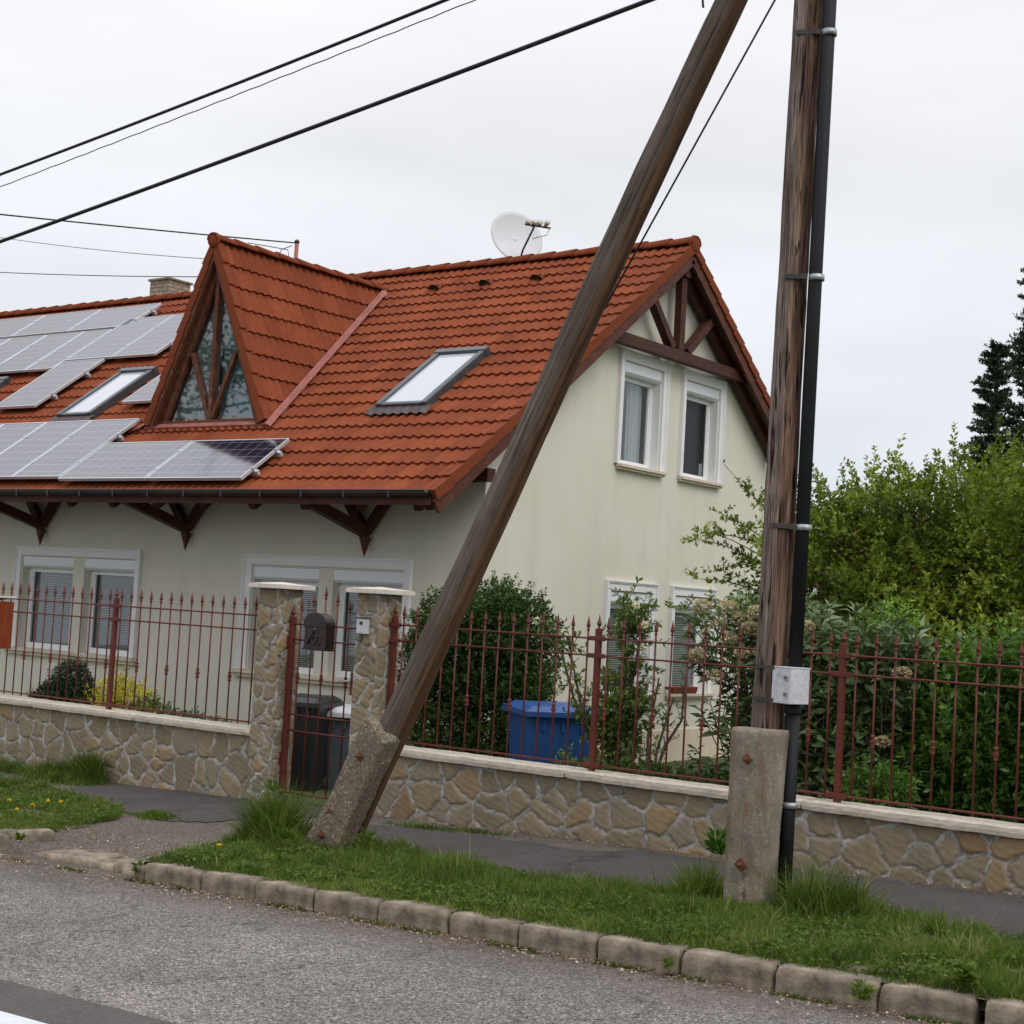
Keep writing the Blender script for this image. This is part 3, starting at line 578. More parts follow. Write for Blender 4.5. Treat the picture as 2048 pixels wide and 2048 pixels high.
wood_pole('pole_shaft',mp_,(-3.922,7.86,.25),(-3.825,7.86,7.6),lambda t:.088-.013*t,M_POLE,64,420,amp=.006,seed=3,sideDir=(1,.15,0))
v,f=rough_box(-4.005,-3.725,7.62,7.765,-.3,1.13,77,.004,.03,round_=.004)
v[:,0]+=np.where(v[:,0]<-3.86,(1.125-v[:,2])*-.005,(1.125-v[:,2])*-.045)
mkobj('concrete_stub',v,f,M_CONC,mp_,True)
def bolt(parent,c,ax,s=.028,side=1):
    b=MB(); a=nrm(ax); u=a.cross(Vector((0,0,1))).normalized(); w_=a.cross(u)
    d1=(u+w_).normalized(); d2=(u-w_).normalized()
    b.obox(Vector(c)+a*.006,(d1,d2,a),(s,s,.005)); b.lathe([(.015,0),(.015,.016),(.008,.017),(.008,.03)],Vector(c)+a*.01,6,a); return b.build('bolt',M_RUST,parent,bevel=.002)
bolt(mp_,(-3.895,7.618,.965),(0,-1,0),.022); bolt(mp_,(-3.905,7.618,.40),(0,-1,0),.026)
# brace
bs=thing('brace_pole','leaning grey-brown timber brace pole strapped to a tilted concrete stub','brace pole',(-6.85,7.75,G(-6.9)+.12))
bd=nrm((1.093,0,2.215)); A=Vector((-5.435,7.80,3.125))
P0=A-bd*(3.125-.05)/bd.z; P1=A+bd*(6.05-3.125)/bd.z; P1.y=7.84
wood_pole('pole_shaft',bs,P0,P1,lambda t:.108-.022*t,M_BRACE,40,300,sideDir=(.85,.62,-.42),amp=.0022,seed=9)
u_=Vector((bd.z,0,-bd.x))
c0=Vector((-6.99,7.70,.0)); c1=Vector((-6.555,7.70,.885))
sd_=(c1-c0).normalized(); pr_=Vector((sd_.z,0,-sd_.x))
v,f=rough_box(-.114,.114,-.08,.08,-.35,(c1-c0).length,91,.005,.02,round_=.006)
v2=[]
for a,b_,c_ in v:
    kx=a-(.13*max(0,(.38-c_)) if a<0 else 0); zz=c_+ ((-.25*a+.035*mnoise.noise(Vector((a*16,b_*16,2)))) if c_>(c1-c0).length-.02 else 0)
    p=c0+pr_*kx+sd_*zz; v2.append((p.x,p.y+b_,p.z))
mkobj('concrete_stub',np.array(v2),f,M_CONC2,bs,True)
for z_ in ((-6.66,.70),(-6.95,.16)): bolt(bs,(z_[0],7.612,z_[1]),(0,-1,0),.022)
MB().tube([(-6.90,7.615,.34),(-6.90,7.59,.31),(-6.85,7.59,.325)],.006,6).build('bent_wire',M_RUST,bs,True)
M_CLAMP=paint_metal('dark_clamp',(.05,.045,.042),(.09,.05,.035),.6,.7,.3)
# conduit
cd=thing('cable_conduit','black vertical cable conduit clamped to the right side of the upright pole','conduit',(-3.75,7.85,.2))
MB().tube([(-3.757,7.85,.1),(-3.752,7.85,1.28)],.040,20).build('pipe',M_PIPE,cd,True); MB().tube([(-3.752,7.85,1.28),(-3.735,7.85,3.6),(-3.705,7.85,7.4)],.0385,20).build('pipe',M_PIPE,cd,True)
MB().lathe([(.046,0),(.047,.01),(.047,.045),(.042,.05)],(-3.752,7.85,1.215),20).build('sleeve',M_PIPE,cd,True)
for z,rp in ((5.03,.081),(3.636,.085),(2.24,.088),(.72,0)):
    cx=-3.752+.05*(z/7.4); c=MB(); c.lathe([(.040,-.016),(.0445,-.016),(.0445,.016),(.040,.016)],(cx,7.85,z),20)
    c.build('clamp_band',M_GALV,cd,True)
    if rp: MB().beam((cx-.035,7.81,z),(-3.885,7.768,z+.006),.010,.028).beam((cx-.036,7.812,z),(cx-.066,7.80,z+.003),.022,.032).build('clamp_arm',M_CLAMP,cd,bevel=.002)
    else: MB().beam((cx-.04,7.82,z),(cx-.075,7.80,z+.01),.02,.03).build('clamp_arm',M_GALV,cd)
jb=thing('junction_box','weathered grey-white metal junction box on the conduit, beside the upright pole','junction box',(-3.72,7.77,1.27))
ang=R(-30); ax=(Vector((math.cos(ang),math.sin(ang),0)),Vector((-math.sin(ang),math.cos(ang),0)),V(0,0,1))
a0=Vector((.74,.67,0)); a0=Vector((math.cos(R(28)+R(-45)),math.sin(R(28)+R(-45)),0)); a1=Vector((-a0.y,a0.x,0))
corner=Vector((-3.703,7.70,1.37)); hx,hy=.068,.072
e1=Vector((math.cos(R(70)),math.sin(R(70)),0)); e2=Vector((math.cos(R(163)),math.sin(R(163)),0))   # edges leaving the near corner
cc=corner+e1*hy+e2*hx
MB().obox(cc,(e1,e2,V(0,0,1)),(hy,hx,.097)).build('case',M_BOXM,jb,bevel=.004)
MB().obox(cc+V(0,0,.099),(e1,e2,V(0,0,1)),(hy+.003,hx+.003,.003)).build('lid',M_BOXM,jb,bevel=.001)
for dz in (.045,-.045):
    c_=corner+e2*.03-e1*.0035+V(0,0,dz); MB().obox(c_,(e1,e2,V(0,0,1)),(.003,.013,.012)).build('bolt_plate',M_GALV,jb); MB().lathe([(.006,0),(.006,.008)],c_-e1*.003,6,-e1).build('bolt',M_RUST,jb)
for dz in (.095,-.082): MB().beam(corner+e2*.12+V(0,0,dz),(-3.955,7.772,1.37+dz),.008,.018).build('strap',M_CLAMP,jb)

# ================================================================== overhead cables
def cable(label,p,q,r,sag=0,n=24,mat=M_CABLE,name='overhead_cable',wob=0):
    p=Vector(p);q=Vector(q); pts=[]
    for i in range(n+1):
        t=i/n; a=p.lerp(q,t); a.z-=4*sag*t*(1-t); a.z+=wob*math.sin(i*2.1); pts.append(a)
    return tag(MB().tube(pts,r,6).build(name,mat,None,True),label,'cable','overhead cables')
def ext(a,b,y,k0,k1):
    a=Vector((a[0],y,a[1])); b=Vector((b[0],y,b[1])); d=b-a; return a-d*k0, b+d*k1
a,b=ext((-10.83,5.03),(-6.33,5.59),7.5,.6,.35); cable('thick black overhead cable, uppermost of the bundle at upper left',a,b,.0115,.05)
a,b=ext((-10.81,4.91),(-6.04,5.54),7.5,.6,.35); cable('thin twisted overhead wire just below the uppermost thick cable',a,b,.0038,.03,90,wob=.0025)
a,b=ext((-10.76,4.46),(-4.73,5.29),7.5,.5,.16); cable('thick black overhead cable running lowest from the left edge to the top centre',a,b,.0145,.04)
cable('thin black service cable running to the red mast on the roof',(-17.0,4.0,5.25),(-15.46,15.6,6.70),.010,.05)
cable('faint thin wire behind the dormer, above the chimney',(-38.2,24,11.30),(-26.6,24,9.29),.008,.12)
cable('thin wire level with the chimney top at far left',(-38.0,24,10.05),(-26.7,24,8.88),.011,.06)
cable('thin stay wire running down beside the leaning brace pole',(-3.90,7.9,5.625),(-5.16,7.9,3.565),.006,0)
cable('short dark wire meeting the brace pole at the top edge',(-4.475,7.74,5.28),(-4.50,7.74,5.46),.007,0)
# ================================================================== house
XG=-9.13; YF=12.04; XV=-8.83; XL=-24.0  # wall planes, windows and brackets scaled about the camera to narrow the verge overhang
EY,EZ,RY,RZ=10.9,2.70,15.35,5.98
SLP=(RZ-EZ)/(RY-EY); ANG=math.atan(SLP); CA,SA=math.cos(ANG),math.sin(ANG); SL=(RY-EY)/CA
YB=18.22; YR=17.98
NRM=V(0,-SA,CA); UPS=V(0,CA,SA)
def RP(x,y,off=0): return V(x,y,EZ+SLP*(y-EY))+NRM*off
def RPb(x,y,off=0): return V(x,y,RZ-SLP*(y-RY))+V(0,SA,CA)*off
house=thing('house','cream plastered house with a steep orange tiled roof and solar panels','house',(-15,15,0.05))
hw=WL[house.name]
# ---- walls with window openings
def wall_with_holes(name,axis,const,u0,u1,z0,z1,holes,mat,topf=None):
    """plane wall split round rectangular holes, reveals go inward"""
    us=sorted({u0,u1}|{h[0] for h in holes}|{h[1] for h in holes}); zs=sorted({z0,z1}|{h[2] for h in holes}|{h[3] for h in holes})
    mb=MB(); dp=.16
    def P(u,z,d=0): return (u,const+d,z) if axis=='y' else (const-d,u,z)
    for a,b in zip(us[:-1],us[1:]):
        for c,d in zip(zs[:-1],zs[1:]):
            m=((a+b)/2,(c+d)/2)
            if any(h[0]<m[0]<h[1] and h[2]<m[1]<h[3] for h in holes): continue
            mb.add([P(a,c),P(b,c),P(b,d),P(a,d)],[(0,1,2,3)])
    for h in holes:
        a,b,c,d=h
        for q in (((a,c),(b,c)),((b,c),(b,d)),((b,d),(a,d)),((a,d),(a,c))):
            mb.add([P(*q[0]),P(*q[1]),P(*q[1],dp),P(*q[0],dp)],[(0,1,2,3)])
    return mb
FH=[(-16.266,-15.288,0.8867,2.0195),(-15.085,-14.174,0.8867,2.0195),(-12.228,-11.26,0.8867,2.0098),(-11.057,-10.108,0.8867,2.0098),(-20.235,-19.267,0.8867,2.0195),(-19.074,-18.105,0.8867,2.0195)]
GH=[(14.455,15.269,3.3653,4.5175),(15.84,16.643,3.3653,4.5078),(14.407,15.259,0.8286,1.9614),(15.82,16.663,0.8286,1.9614)]
ZT=EZ+SLP*(YF-EY)-.10
f_=wall_with_holes('w','y',YF,XL+.3,XG,-.6,ZT,FH,M_PLASTER)
f_.build('front_wall',M_PLASTER,house)
g_=wall_with_holes('w','x',XG,YF,YR,-.6,4.7,[],M_PLASTER)
# gable: strips cut to the roof slope
gm=MB(); 
us=sorted({YF,YR,RY}|{h[0] for h in GH}|{h[1] for h in GH})
def rz_(y): return RZ-.12-SLP*abs(y-RY)
zsplit=lambda a,b:[h for h in GH if h[0]<(a+b)/2<h[1]]
for a,b in zip(us[:-1],us[1:]):
    z=-.6
    for h in sorted(zsplit(a,b),key=lambda h:h[2]):
        gm.add([(XG,a,z),(XG,b,z),(XG,b,h[2]),(XG,a,h[2])],[(0,1,2,3)]); z=h[3]
    gm.add([(XG,a,z),(XG,b,z),(XG,b,rz_(b)),(XG,a,rz_(a))],[(0,1,2,3)])
for a,b,c,d in GH:
    for q in (((a,c),(b,c)),((b,c),(b,d)),((b,d),(a,d)),((a,d),(a,c))):
        gm.add([(XG,*q[0]),(XG,*q[1]),(XG-.16,*q[1]),(XG-.16,*q[0])],[(0,1,2,3)])
gm.build('gable_wall',M_PLASTER,house)
MB().box(XL+.3,XG-.01,YR-.02,YR,-.6,ZT).build('rear_wall',M_PLASTER,house)
MB().add([(XL+.3,YF,-.6),(XL+.3,YR,-.6),(XL+.3,YR,rz_(YR)),(XL+.3,RY,rz_(RY)),(XL+.3,YF,rz_(YF))],[(0,1,2,3,4)]).build('end_wall',M_PLASTER,house)
MB().box(XG+.001,XG+.03,YF+.0,YR,-.6,.40).build('plinth',M_PLINTH,house)
# dark rooms behind the panes
def roombox(axis,c,h):
    a,b,z0,z1=h; m=MB()
    if axis=='y': m.box(a-.1,b+.1,c+.35,c+.37,z0-.1,z1+.1)
    else: m.box(c-.37,c-.35,a-.1,b+.1,z0-.1,z1+.1)
    return m
# ---- windows
def window(axis,c,h,shutter=True,blind='slats',pane=None,curtain=None,trimhalf=None):
    """h: opening u0,u1,z0,z1"""
    a,b,z0,z1=h
    def bx(mb,u0,u1,d0,d1,za,zb):     # d: depth inward from the wall plane
        if axis=='y': mb.box(u0,u1,c+d0,c+d1,za,zb)
        else: mb.box(c-d1,c-d0,u0,u1,za,zb)
        return mb
    dd=.105; fw=.05
    fo=MB(); zt=z1-(.14 if shutter else 0)
    bx(fo,a,a+fw,dd,dd+.055,z0,zt);bx(fo,b-fw,b,dd,dd+.055,z0,zt);bx(fo,a+fw,b-fw,dd,dd+.055,z0,z0+fw+.02);bx(fo,a+fw,b-fw,dd,dd+.055,zt-fw,zt)
    # inner sash lip
    bx(fo,a+fw-.001,a+fw+.018,dd+.012,dd+.045,z0+fw+.02,zt-fw);bx(fo,b-fw-.018,b-fw+.001,dd+.012,dd+.045,z0+fw+.02,zt-fw)
    wo=fo.build('window',M_PVC,house,bevel=.004); WL[wo.name]=WL[house.name]
    bx(MB(),a+fw,b-fw,dd+.025,dd+.031,z0+fw,zt-fw).build('pane',pane or M_GLASS,wo)
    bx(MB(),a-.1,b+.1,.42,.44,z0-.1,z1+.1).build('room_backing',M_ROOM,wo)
    if shutter:
        s=MB(); 
        if axis=='y': s.prism([(a+.002,c+.0,z1-.003),(a+.002,c+.0,z1-.11),(a+.002,c+.03,z1-.14),(a+.002,c+.13,z1-.14),(a+.002,c+.13,z1-.003)],(b-a-.004,0,0))
        else: s.prism([(c,a+.002,z1-.003),(c,a+.002,z1-.11),(c-.03,a+.002,z1-.14),(c-.13,a+.002,z1-.14),(c-.13,a+.002,z1-.003)],(0,b-a-.004,0))
        s.build('shutter_box',M_SHUT,wo,bevel=.003)
    if blind=='slats':
        s=MB(); z=z0+fw+.03
        while z<zt-fw-.005:
            u0,u1=a+fw+.035,b-fw-.02
            if axis=='y': s.add([(u0,c+dd+.055,z),(u1,c+dd+.055,z),(u1,c+dd+.068,z+.011),(u0,c+dd+.068,z+.011)],[(0,1,2,3)])
            else: s.add([(c-dd-.055,u0,z),(c-dd-.055,u1,z),(c-dd-.068,u1,z+.011),(c-dd-.068,u0,z+.011)],[(0,1,2,3)])
            z+=.0205
        s.build('blind',M_BLIND,wo)
    if curtain:
        for (u0,u1,mt) in curtain:
            n=60; vs=[]
            for k in range(n+1):
                u=u0+(u1-u0)*k/n; d=dd+.10+.018*math.sin(u*60)+.008*math.sin(u*143)
                for z in (z0,z1): vs.append((u,c+d,z) if axis=='y' else (c-d,u,z))
            MB().add(vs,[(2*k,2*k+2,2*k+3,2*k+1) for k in range(n)]).build('curtain',mt,wo,True)
    return wo
def surround(axis,c,u0,u1,z0,z1,iu0,iu1,iz1,wide=None):
    mb=MB()
    def bx(a,b,p,za,zb):
        if axis=='y': mb.box(a,b,c-p,c-.0005,za,zb)
        else: mb.box(c+.0005,c+p,a,b,za,zb)
    t=.025
    bx(u0,iu0,t,z0,iz1);bx(iu1,u1,t,z0,iz1);bx(u0,u1,t,iz1,z1)
    for p,o in ((.036,.002),(.046,.004)):
        w_=.03 if p==.036 else .014
        bx(u0-o,u0+w_,p,z0,z1-w_);bx(u1-w_,u1+o,p,z0,z1-w_);bx(u0-o,u1+o,p,z1-w_,z1+o)
    return mb.build('window_surround',M_WTRIM,house,bevel=.002)
def sill(axis,c,u0,u1,z,double=False):
    mb=MB()
    def bx(a,b,p,za,zb):
        if axis=='y': mb.box(a,b,c-p,c-.001,za,zb)
        else: mb.box(c+.001,c+p,a,b,za,zb)
    bx(u0,u1,.085,z-.035,z)
    if double: bx(u0+.015,u1-.015,.055,z-.075,z-.036)
    else: bx(u0+.01,u1-.01,.06,z-.06,z-.036)
    return mb.build('sill',M_SILL,house,bevel=.003)
for k,(a,b) in enumerate(((-16.40,-14.06),(-12.364,-9.982),(-20.38,-18.01))):
    h1,h2=FH[2*k],FH[2*k+1]
    surround('y',YF,a,b,.887,2.136,h1[0]-.02,h2[1]+.02,2.03)
    sill('y',YF,a-.06,b+.02,.883,True)
    for h in (h1,h2): window('y',YF,h)
# gable windows
for k,h in enumerate(GH):
    up=k<2; u0,u1=((14.339,15.38),(15.727,16.755),(14.293,15.375),(15.706,16.779))[k]; zt=(4.634,4.619,2.078,2.078)[k]
    surround('x',XG,u0,u1,h[2],zt,h[0]-.02,h[1]+.02,h[3]+.01)
    sill('x',XG,u0+(.03 if k==0 else 0),u1-.02,h[2]+.0,False)
    rv=MB(); rv.box(XG-.155,XG+.001,h[1]-.012,h[1]-.001,h[2],h[3]-.14); rv.build('window_reveal',M_WTRIM,house)
    if k==0: window('x',XG,h,blind=None,curtain=[(h[0]+.02,h[0]+.30,M_CURT),(h[0]+.42,h[1]-.05,M_CURT)])
    elif k==1: window('x',XG,h,blind=None,pane=M_MESHG,curtain=[(h[0]+.25,h[1]-.05,M_CURT)])
    else: window('x',XG,h)
# ---- roof tiles
WAVE,COURSE=.12,.2634
def prof(u):       # double roman cross section
    t=(u/WAVE)%1.0
    return .019*math.sin(math.pi*min(1,t/.62))**1.0 if t<.62 else -.004*math.sin(math.pi*(t-.62)/.38)
def tiled(name,parent,x0,x1,n,origin,ux,us_,un,course,clip=None,eave_over=0):
    """rows of interlocking tiles: ux along the row, us_ up the slope, un outward"""
    per=7; nx=int((x1-x0)/WAVE*per); xs=np.linspace(x0,x1,nx+1); pz=np.array([prof(x) for x in xs]); tid=np.floor(xs/(WAVE*2)+.3).astype(int)
    vs=[];fs=[];rn=[]; base=0; ux=np.array(ux);us_=np.array(us_);un=np.array(un);origin=np.array(origin)
    rg=np.random.default_rng(hash(name)%1000 if False else len(name))
    for r in range(n):
        s0=r*course; lift=.027
        tj=rg.uniform(0,1,400); jit=rg.uniform(-.003,.003,400); idx=(tid-tid.min())%400
        tr_=tj[idx]; jj=jit[idx]
        lip=.004*np.cos((xs/WAVE)%1.0*2*math.pi)
        rows=[(s0-.012+jj+lip,lift-.022+pz*.85+jj),(s0-.016+jj+lip,lift+pz+jj),(s0-.0158+jj+lip,lift+pz+jj),(s0+course*.5,lift*.5+pz+jj*.5),(s0+course+.01,.001+pz)]
        for s,z in rows:
            vs.append(origin+xs[:,None]*ux+np.broadcast_to(s,xs.shape)[:,None]*us_+np.broadcast_to(z,xs.shape)[:,None]*un); rn.append(tr_)
        for q in (0,2,3):
            i=base+q*(nx+1)+np.arange(nx); fs.append(np.stack([i,i+1,i+nx+2,i+nx+1],-1))
        base+=5*(nx+1)
    v=np.concatenate(vs);f=np.concatenate(fs);rn=np.concatenate(rn)
    if clip is not None:
        ok=clip(v[f].mean(1)); f=f[ok]
    o=mkobj(name,v,f,M_TILE,parent,False,attr={'rnd':('POINT',rn)})
    o.data.polygons.foreach_set('use_smooth',np.ones(len(o.data.polygons),dtype=bool)); return o
roof=MB()
th=.10
roof.prism([tuple(RP(XL,EY,-.01)),tuple(RP(XL,RY,-.01)),tuple(RPb(XL,YB,-.01)),tuple(RPb(XL,YB,-th)),tuple(V(XL,RY,RZ-th/CA)),tuple(RP(XL,EY,-th))],(XV-.03-XL,0,0))
roof_o=roof.build('roof',M_SOFFIT,house); WL[roof_o.name]=WL[house.name]
NC=21
def dz_edge(y,side): return -13.11+side*.95*(5.69-(EZ+SLP*(y-EY)))/2.1
tiled('roof_tiles',roof_o,0,XV-.0-XL,NC,RP(XL,EY,.012),(1,0,0),tuple(UPS),tuple(NRM),SL/NC)
NB=13; YRT=RY+NB*SL/NC*CA
tiled('roof_tiles',roof_o,0,XV-.0-XL,NB,RPb(XL,YRT,.012),(1,0,0),(0,-CA,SA),(0,SA,CA),SL/NC)
# verge tiles and ridge caps
vg=MB(); 
for r in range(NC):
    s0=r*SL/NC-.012; s1=s0+SL/NC+.02
    for sgn in (1,-1):
        if sgn==-1 and r<NC-NB: continue
        def Q(s,off,x):
            y=EY+s*CA
            return RP(x,y,off) if sgn==1 else RPb(x,2*RY-y,off)
        a=[Q(s0,.052,XV-.09),Q(s0,.056,XV+.015),Q(s0,-.055,XV+.02),Q(s0,-.055,XV-.0)]; b=[Q(s1,.030,XV-.09),Q(s1,.032,XV+.015),Q(s1,-.075,XV+.02),Q(s1,-.075,XV-.0)]
        vg.add(a+b,[(0,1,5,4),(1,2,6,5),(2,3,7,6),(0,3,2,1),(4,5,6,7),(3,0,4,7)])
vg.build('verge_tiles',M_TILE,roof_o,bevel=.004)
def ridge_caps(name,parent,p,q,n,r=.095,flip=False):
    p=Vector(p);q=Vector(q);d=(q-p);L=d.length/n;d.normalize(); side=d.cross(V(0,0,1)).normalized(); up=side.cross(d)
    mb=MB(); m=12
    for k in range(n):
        a=p+d*L*k; b=a+d*(L+.03); vs=[];
        for (c,rr,dzz) in ((a,r,-.0),(a+d*.001,r*1.0,.0),(b,r*1.12,.012)):
            for j in range(m+1):
                t=math.pi*(j/m)*1.1-.05*math.pi; vs.append(c+side*math.cos(t)*rr+up*(math.sin(t)*rr*.85+dzz))
        fs=[(i*(m+1)+j,i*(m+1)+j+1,(i+1)*(m+1)+j+1,(i+1)*(m+1)+j) for i in (0,1) for j in range(m)]
        mb.add(vs,fs)
    o=mb.build(name,M_TILE,parent,True); sol=o.modifiers.new('thick','SOLIDIFY'); sol.thickness=.014; sol.offset=-1; return o
ridge_caps('ridge_tiles',roof_o,(XL,RY,RZ+.015),(XV-.0,RY,RZ+.015),46)
MB().lathe([(.105,-.02),(.108,0),(.10,.02),(.05,.028)],(XV+.0,RY,RZ+.02),20,(1,0,0)).build('ridge_end_cap',M_TILE,roof_o,True)
for x in (-12.19,-11.40,-10.63):
    y=14.8; mb=MB(); c=RP(x,y,.04)
    vs=[];m=8
    for k in range(5):
        t=k/4; rr=.092*(1-t*.75); cen=c+UPS*(.20*t)
        for j in range(m+1):
            a=math.pi*j/m; vs.append(cen+V(1,0,0)*math.cos(a)*rr+NRM*(math.sin(a)*rr*.8))
    mb.add(vs,[(i*(m+1)+j,i*(m+1)+j+1,(i+1)*(m+1)+j+1,(i+1)*(m+1)+j) for i in range(4) for j in range(m)])
    o=mb.build('vent_tile',M_TILE,roof_o,True); WL[o.name]=WL[house.name]
    MB().obox(c+NRM*.025+UPS*.03,(V(1,0,0),UPS,NRM),(.068,.002,.038)).build('vent_mouth',M_ROOM,o)
# barge boards, gutter, eave parts
bb=MB()
for sgn in (1,-1):
    p=RP(XV-.02,EY-.03,-.115) if sgn==1 else RPb(XV-.02,YB+.03,-.115); q=V(XV-.02,RY,RZ-.115/CA)
    bb.beam(p,q,.035,.14,up=NRM if sgn==1 else V(0,SA,CA))
bb.build('barge_board',M_BARGE,house,bevel=.004)
b2=MB()
for sgn in (1,-1):
    p=RP(XV-.20,EY+.05,-.15) if sgn==1 else RPb(XV-.20,YB-.05,-.15); q=V(XV-.20,RY,RZ-.15/CA)
    b2.beam(p,q,.09,.13,up=NRM if sgn==1 else V(0,SA,CA))
b2.build('verge_rafter',M_BROWN,house,bevel=.004)
gut=MB(); m=8; prf=[(math.cos(math.pi+math.pi*j/m)*.055,math.sin(math.pi+math.pi*j/m)*.055) for j in range(m+1)]
vs=[(x,EY-.05+a,2.725+b) for x in (XL,XV-.05) for a,b in prf]; gut.add(vs,[(j,j+1,m+2+j,m+1+j) for j in range(m)]); gut.add([(XV-.05,EY-.05+a,2.725+b) for a,b in prf],[tuple(range(m+1))])
go=gut.build('gutter',M_GUT,house,True); go.modifiers.new('thick','SOLIDIFY').thickness=.006
MB().tube([(XL,EY-.107,2.727),(XV-.05,EY-.107,2.727)],.009,6).build('gutter_bead',M_GUT,go,True)
x=XL+.4
gb=MB()
while x<XV-.1: gb.box(x-.012,x+.012,EY-.112,EY-.0,2.662,2.669); gb.box(x-.012,x+.012,EY-.1125,EY-.1085,2.66,2.73); x+=.55
gb.build('gutter_brackets',M_GUT,go)
MB().box(XL,XV-.05,EY-.002,EY+.03,2.60,2.70).build('fascia_board',M_BROWN,house)
# purlin at the eave, rafter tails, brackets
MB().box(XL,XV-.10,10.98,11.10,2.63,2.75).build('eave_beam',M_BROWN,house,bevel=.005)
MB().box(XL,XG+.12,YF-.14,YF-.01,2.92,3.05).build('wall_plate',M_BROWN,house,bevel=.005)
x=XV-.35
while x>XL:
    MB().beam(RP(x,EY+.06,-.17),RP(x,YF,-.17),.09,.12,up=NRM).build('rafter',M_BROWN,house); x-=.72
for bxx in (-21.1,-18.47,-15.86,-13.26,-10.58):
    br=MB(); yb=11.96; T=V(bxx,yb,2.40)
    br.beam(T,(bxx,11.04,2.66),.10,.11); br.beam(T,(bxx-.43,yb-.01,2.93),.09,.09,up=(0,1,0)); br.beam(T,(bxx+.43,yb-.012,2.93),.088,.088,up=(0,1,0))
    br.lathe([(.055,0),(.055,.09)],(bxx,yb,2.35),4)
    o=br.build('eave_bracket',M_BROWN,house,bevel=.004); WL[o.name]=WL[house.name]
    MB().add([(bxx-.045,yb-.045,2.35),(bxx+.045,yb-.045,2.35),(bxx+.045,yb+.045,2.35),(bxx-.045,yb+.045,2.35),(bxx,yb,2.14)],[(0,1,2,3),(0,1,4),(1,2,4),(2,3,4),(3,0,4)]).build('pendant',M_BARGE,o)
# gable truss
tx=-8.97
def tb(name,a,b,w_=.09,d_=.09):
    MB().beam((tx,*a),(tx,*b),d_,w_,up=(1,0,0) if False else (0,0,1)).build(name,M_BROWN,house,bevel=.005)
MB().box(tx-.05,tx+.05,13.70,17.0,4.64,4.768).build('collar_beam',M_BROWN,house,bevel=.005)
MB().box(tx-.045,tx+.045,RY-.065,RY+.05,4.766,RZ-.2).build('king_post',M_BROWN,house,bevel=.005)
MB().beam((tx,15.17,4.775),(tx,14.63,5.32),.095,.10,up=(1,0,0)).build('truss_strut',M_BROWN,house,bevel=.005)
MB().beam((tx,15.50,4.775),(tx,16.05,5.25),.095,.105,up=(1,0,0)).build('truss_strut',M_BROWN,house,bevel=.005)
for y,z in ((RY,RZ-.28),(YF-.02,3.42)): MB().box(XG-.02,XV-.06,y-.06,y+.06,z-.08,z+.06).build('purlin_end',M_BROWN,house)
# chimney
ch=MB().box(-18.63,-18.20,15.72,16.15,5.2,6.42).build('chimney',M_BRICK,house); WL[ch.name]=WL[house.name]
MB().box(-18.66,-18.17,15.69,16.18,6.421,6.455).build('chimney_cap',M_CONC,ch,bevel=.006)
# ---- dormer
DX,DR,DW,DYF=-13.11,5.66,.452,11.95     # axis, ridge height, half width per metre of drop, front
dslope=math.atan2(1,DW); 
def dvy(z): return EY+(z-EZ)/SLP        # main roof y at height z
drm=MB()
zb=3.60
for sgn in (1,-1):
    hw_=DW*(DR-zb)
    F0=V(DX,DYF,DR);F1=V(DX+sgn*hw_,DYF,zb); B0=V(DX,dvy(DR),DR); B1=V(DX+sgn*hw_,dvy(zb)+.02,zb)
    n=V(sgn*1,0,DW).normalized(); off=-n*.09
    drm.add([F0-V(0,0,.0),F1,B1,B0,F0+V(0,0,-.20),F1+off,B1+off,B0+V(0,0,-.20)],[(0,1,2,3),(4,7,6,5),(0,4,5,1),(1,5,6,2)])
dorm=drm.build('dormer',M_DORMF,house); WL[dorm.name]=WL[house.name]
for sgn in (1,-1):
    ds=V(-sgn*DW,0,1).normalized(); un=V(sgn*1,0,DW).normalized(); Ld=(DR-zb)/ds.z; n_=8
    org=V(DX+sgn*DW*(DR-zb),DYF-.0,zb)+un*.012
    def clip(c,sgn=sgn): return (c[:,1]<EY+(c[:,2]-EZ)/SLP+.03)
    tiled('dormer_tiles',dorm,-.0,3.1,n_,org,(0,1,0),tuple(ds),tuple(un),Ld/n_,clip)
    vt=MB()
    for r in range(n_):
        s0=r*Ld/n_-.012;s1=s0+Ld/n_+.02; 
        def Q(s,off,y): return org+ds*s+un*off+V(0,y,0)
        a=[Q(s0,.052,.09),Q(s0,.056,-.015),Q(s0,-.05,-.02),Q(s0,-.05,.01)];b=[Q(s1,.03,.09),Q(s1,.032,-.015),Q(s1,-.07,-.02),Q(s1,-.07,.01)]
        vt.add(a+b,[(0,1,5,4),(1,2,6,5),(2,3,7,6),(0,3,2,1),(4,5,6,7),(3,0,4,7)])
    vt.build('dormer_verge_tiles',M_TILE,dorm,bevel=.004)
    va=MB(); zs=np.linspace(3.50,DR-.06,26); pts=[]
    for z in zs:
        y=dvy(z); x=DX+sgn*DW*(DR-z); pts.append(V(x,y,z))
    vs=[]
    for p in pts:
        o1=V(sgn*1,-.33,-.33*SLP).normalized()
        vs+= [p+o1*.17+NRM*.074, p+o1*.04+NRM*.092, p+un*.075+V(sgn*.02,0,0), p+ds*.10+un*.072]
    va.add(vs,[(4*i+j,4*i+j+1,4*i+5+j,4*i+4+j) for i in range(len(pts)-1) for j in range(3)]); va.build('valley_flashing',M_VALLEY,dorm,False)
ridge_caps('dormer_ridge_tiles',dorm,(DX,DYF+dvy(DR)-DYF+.05,DR+.02),(DX,DYF-.02,DR+.02),9,.075)
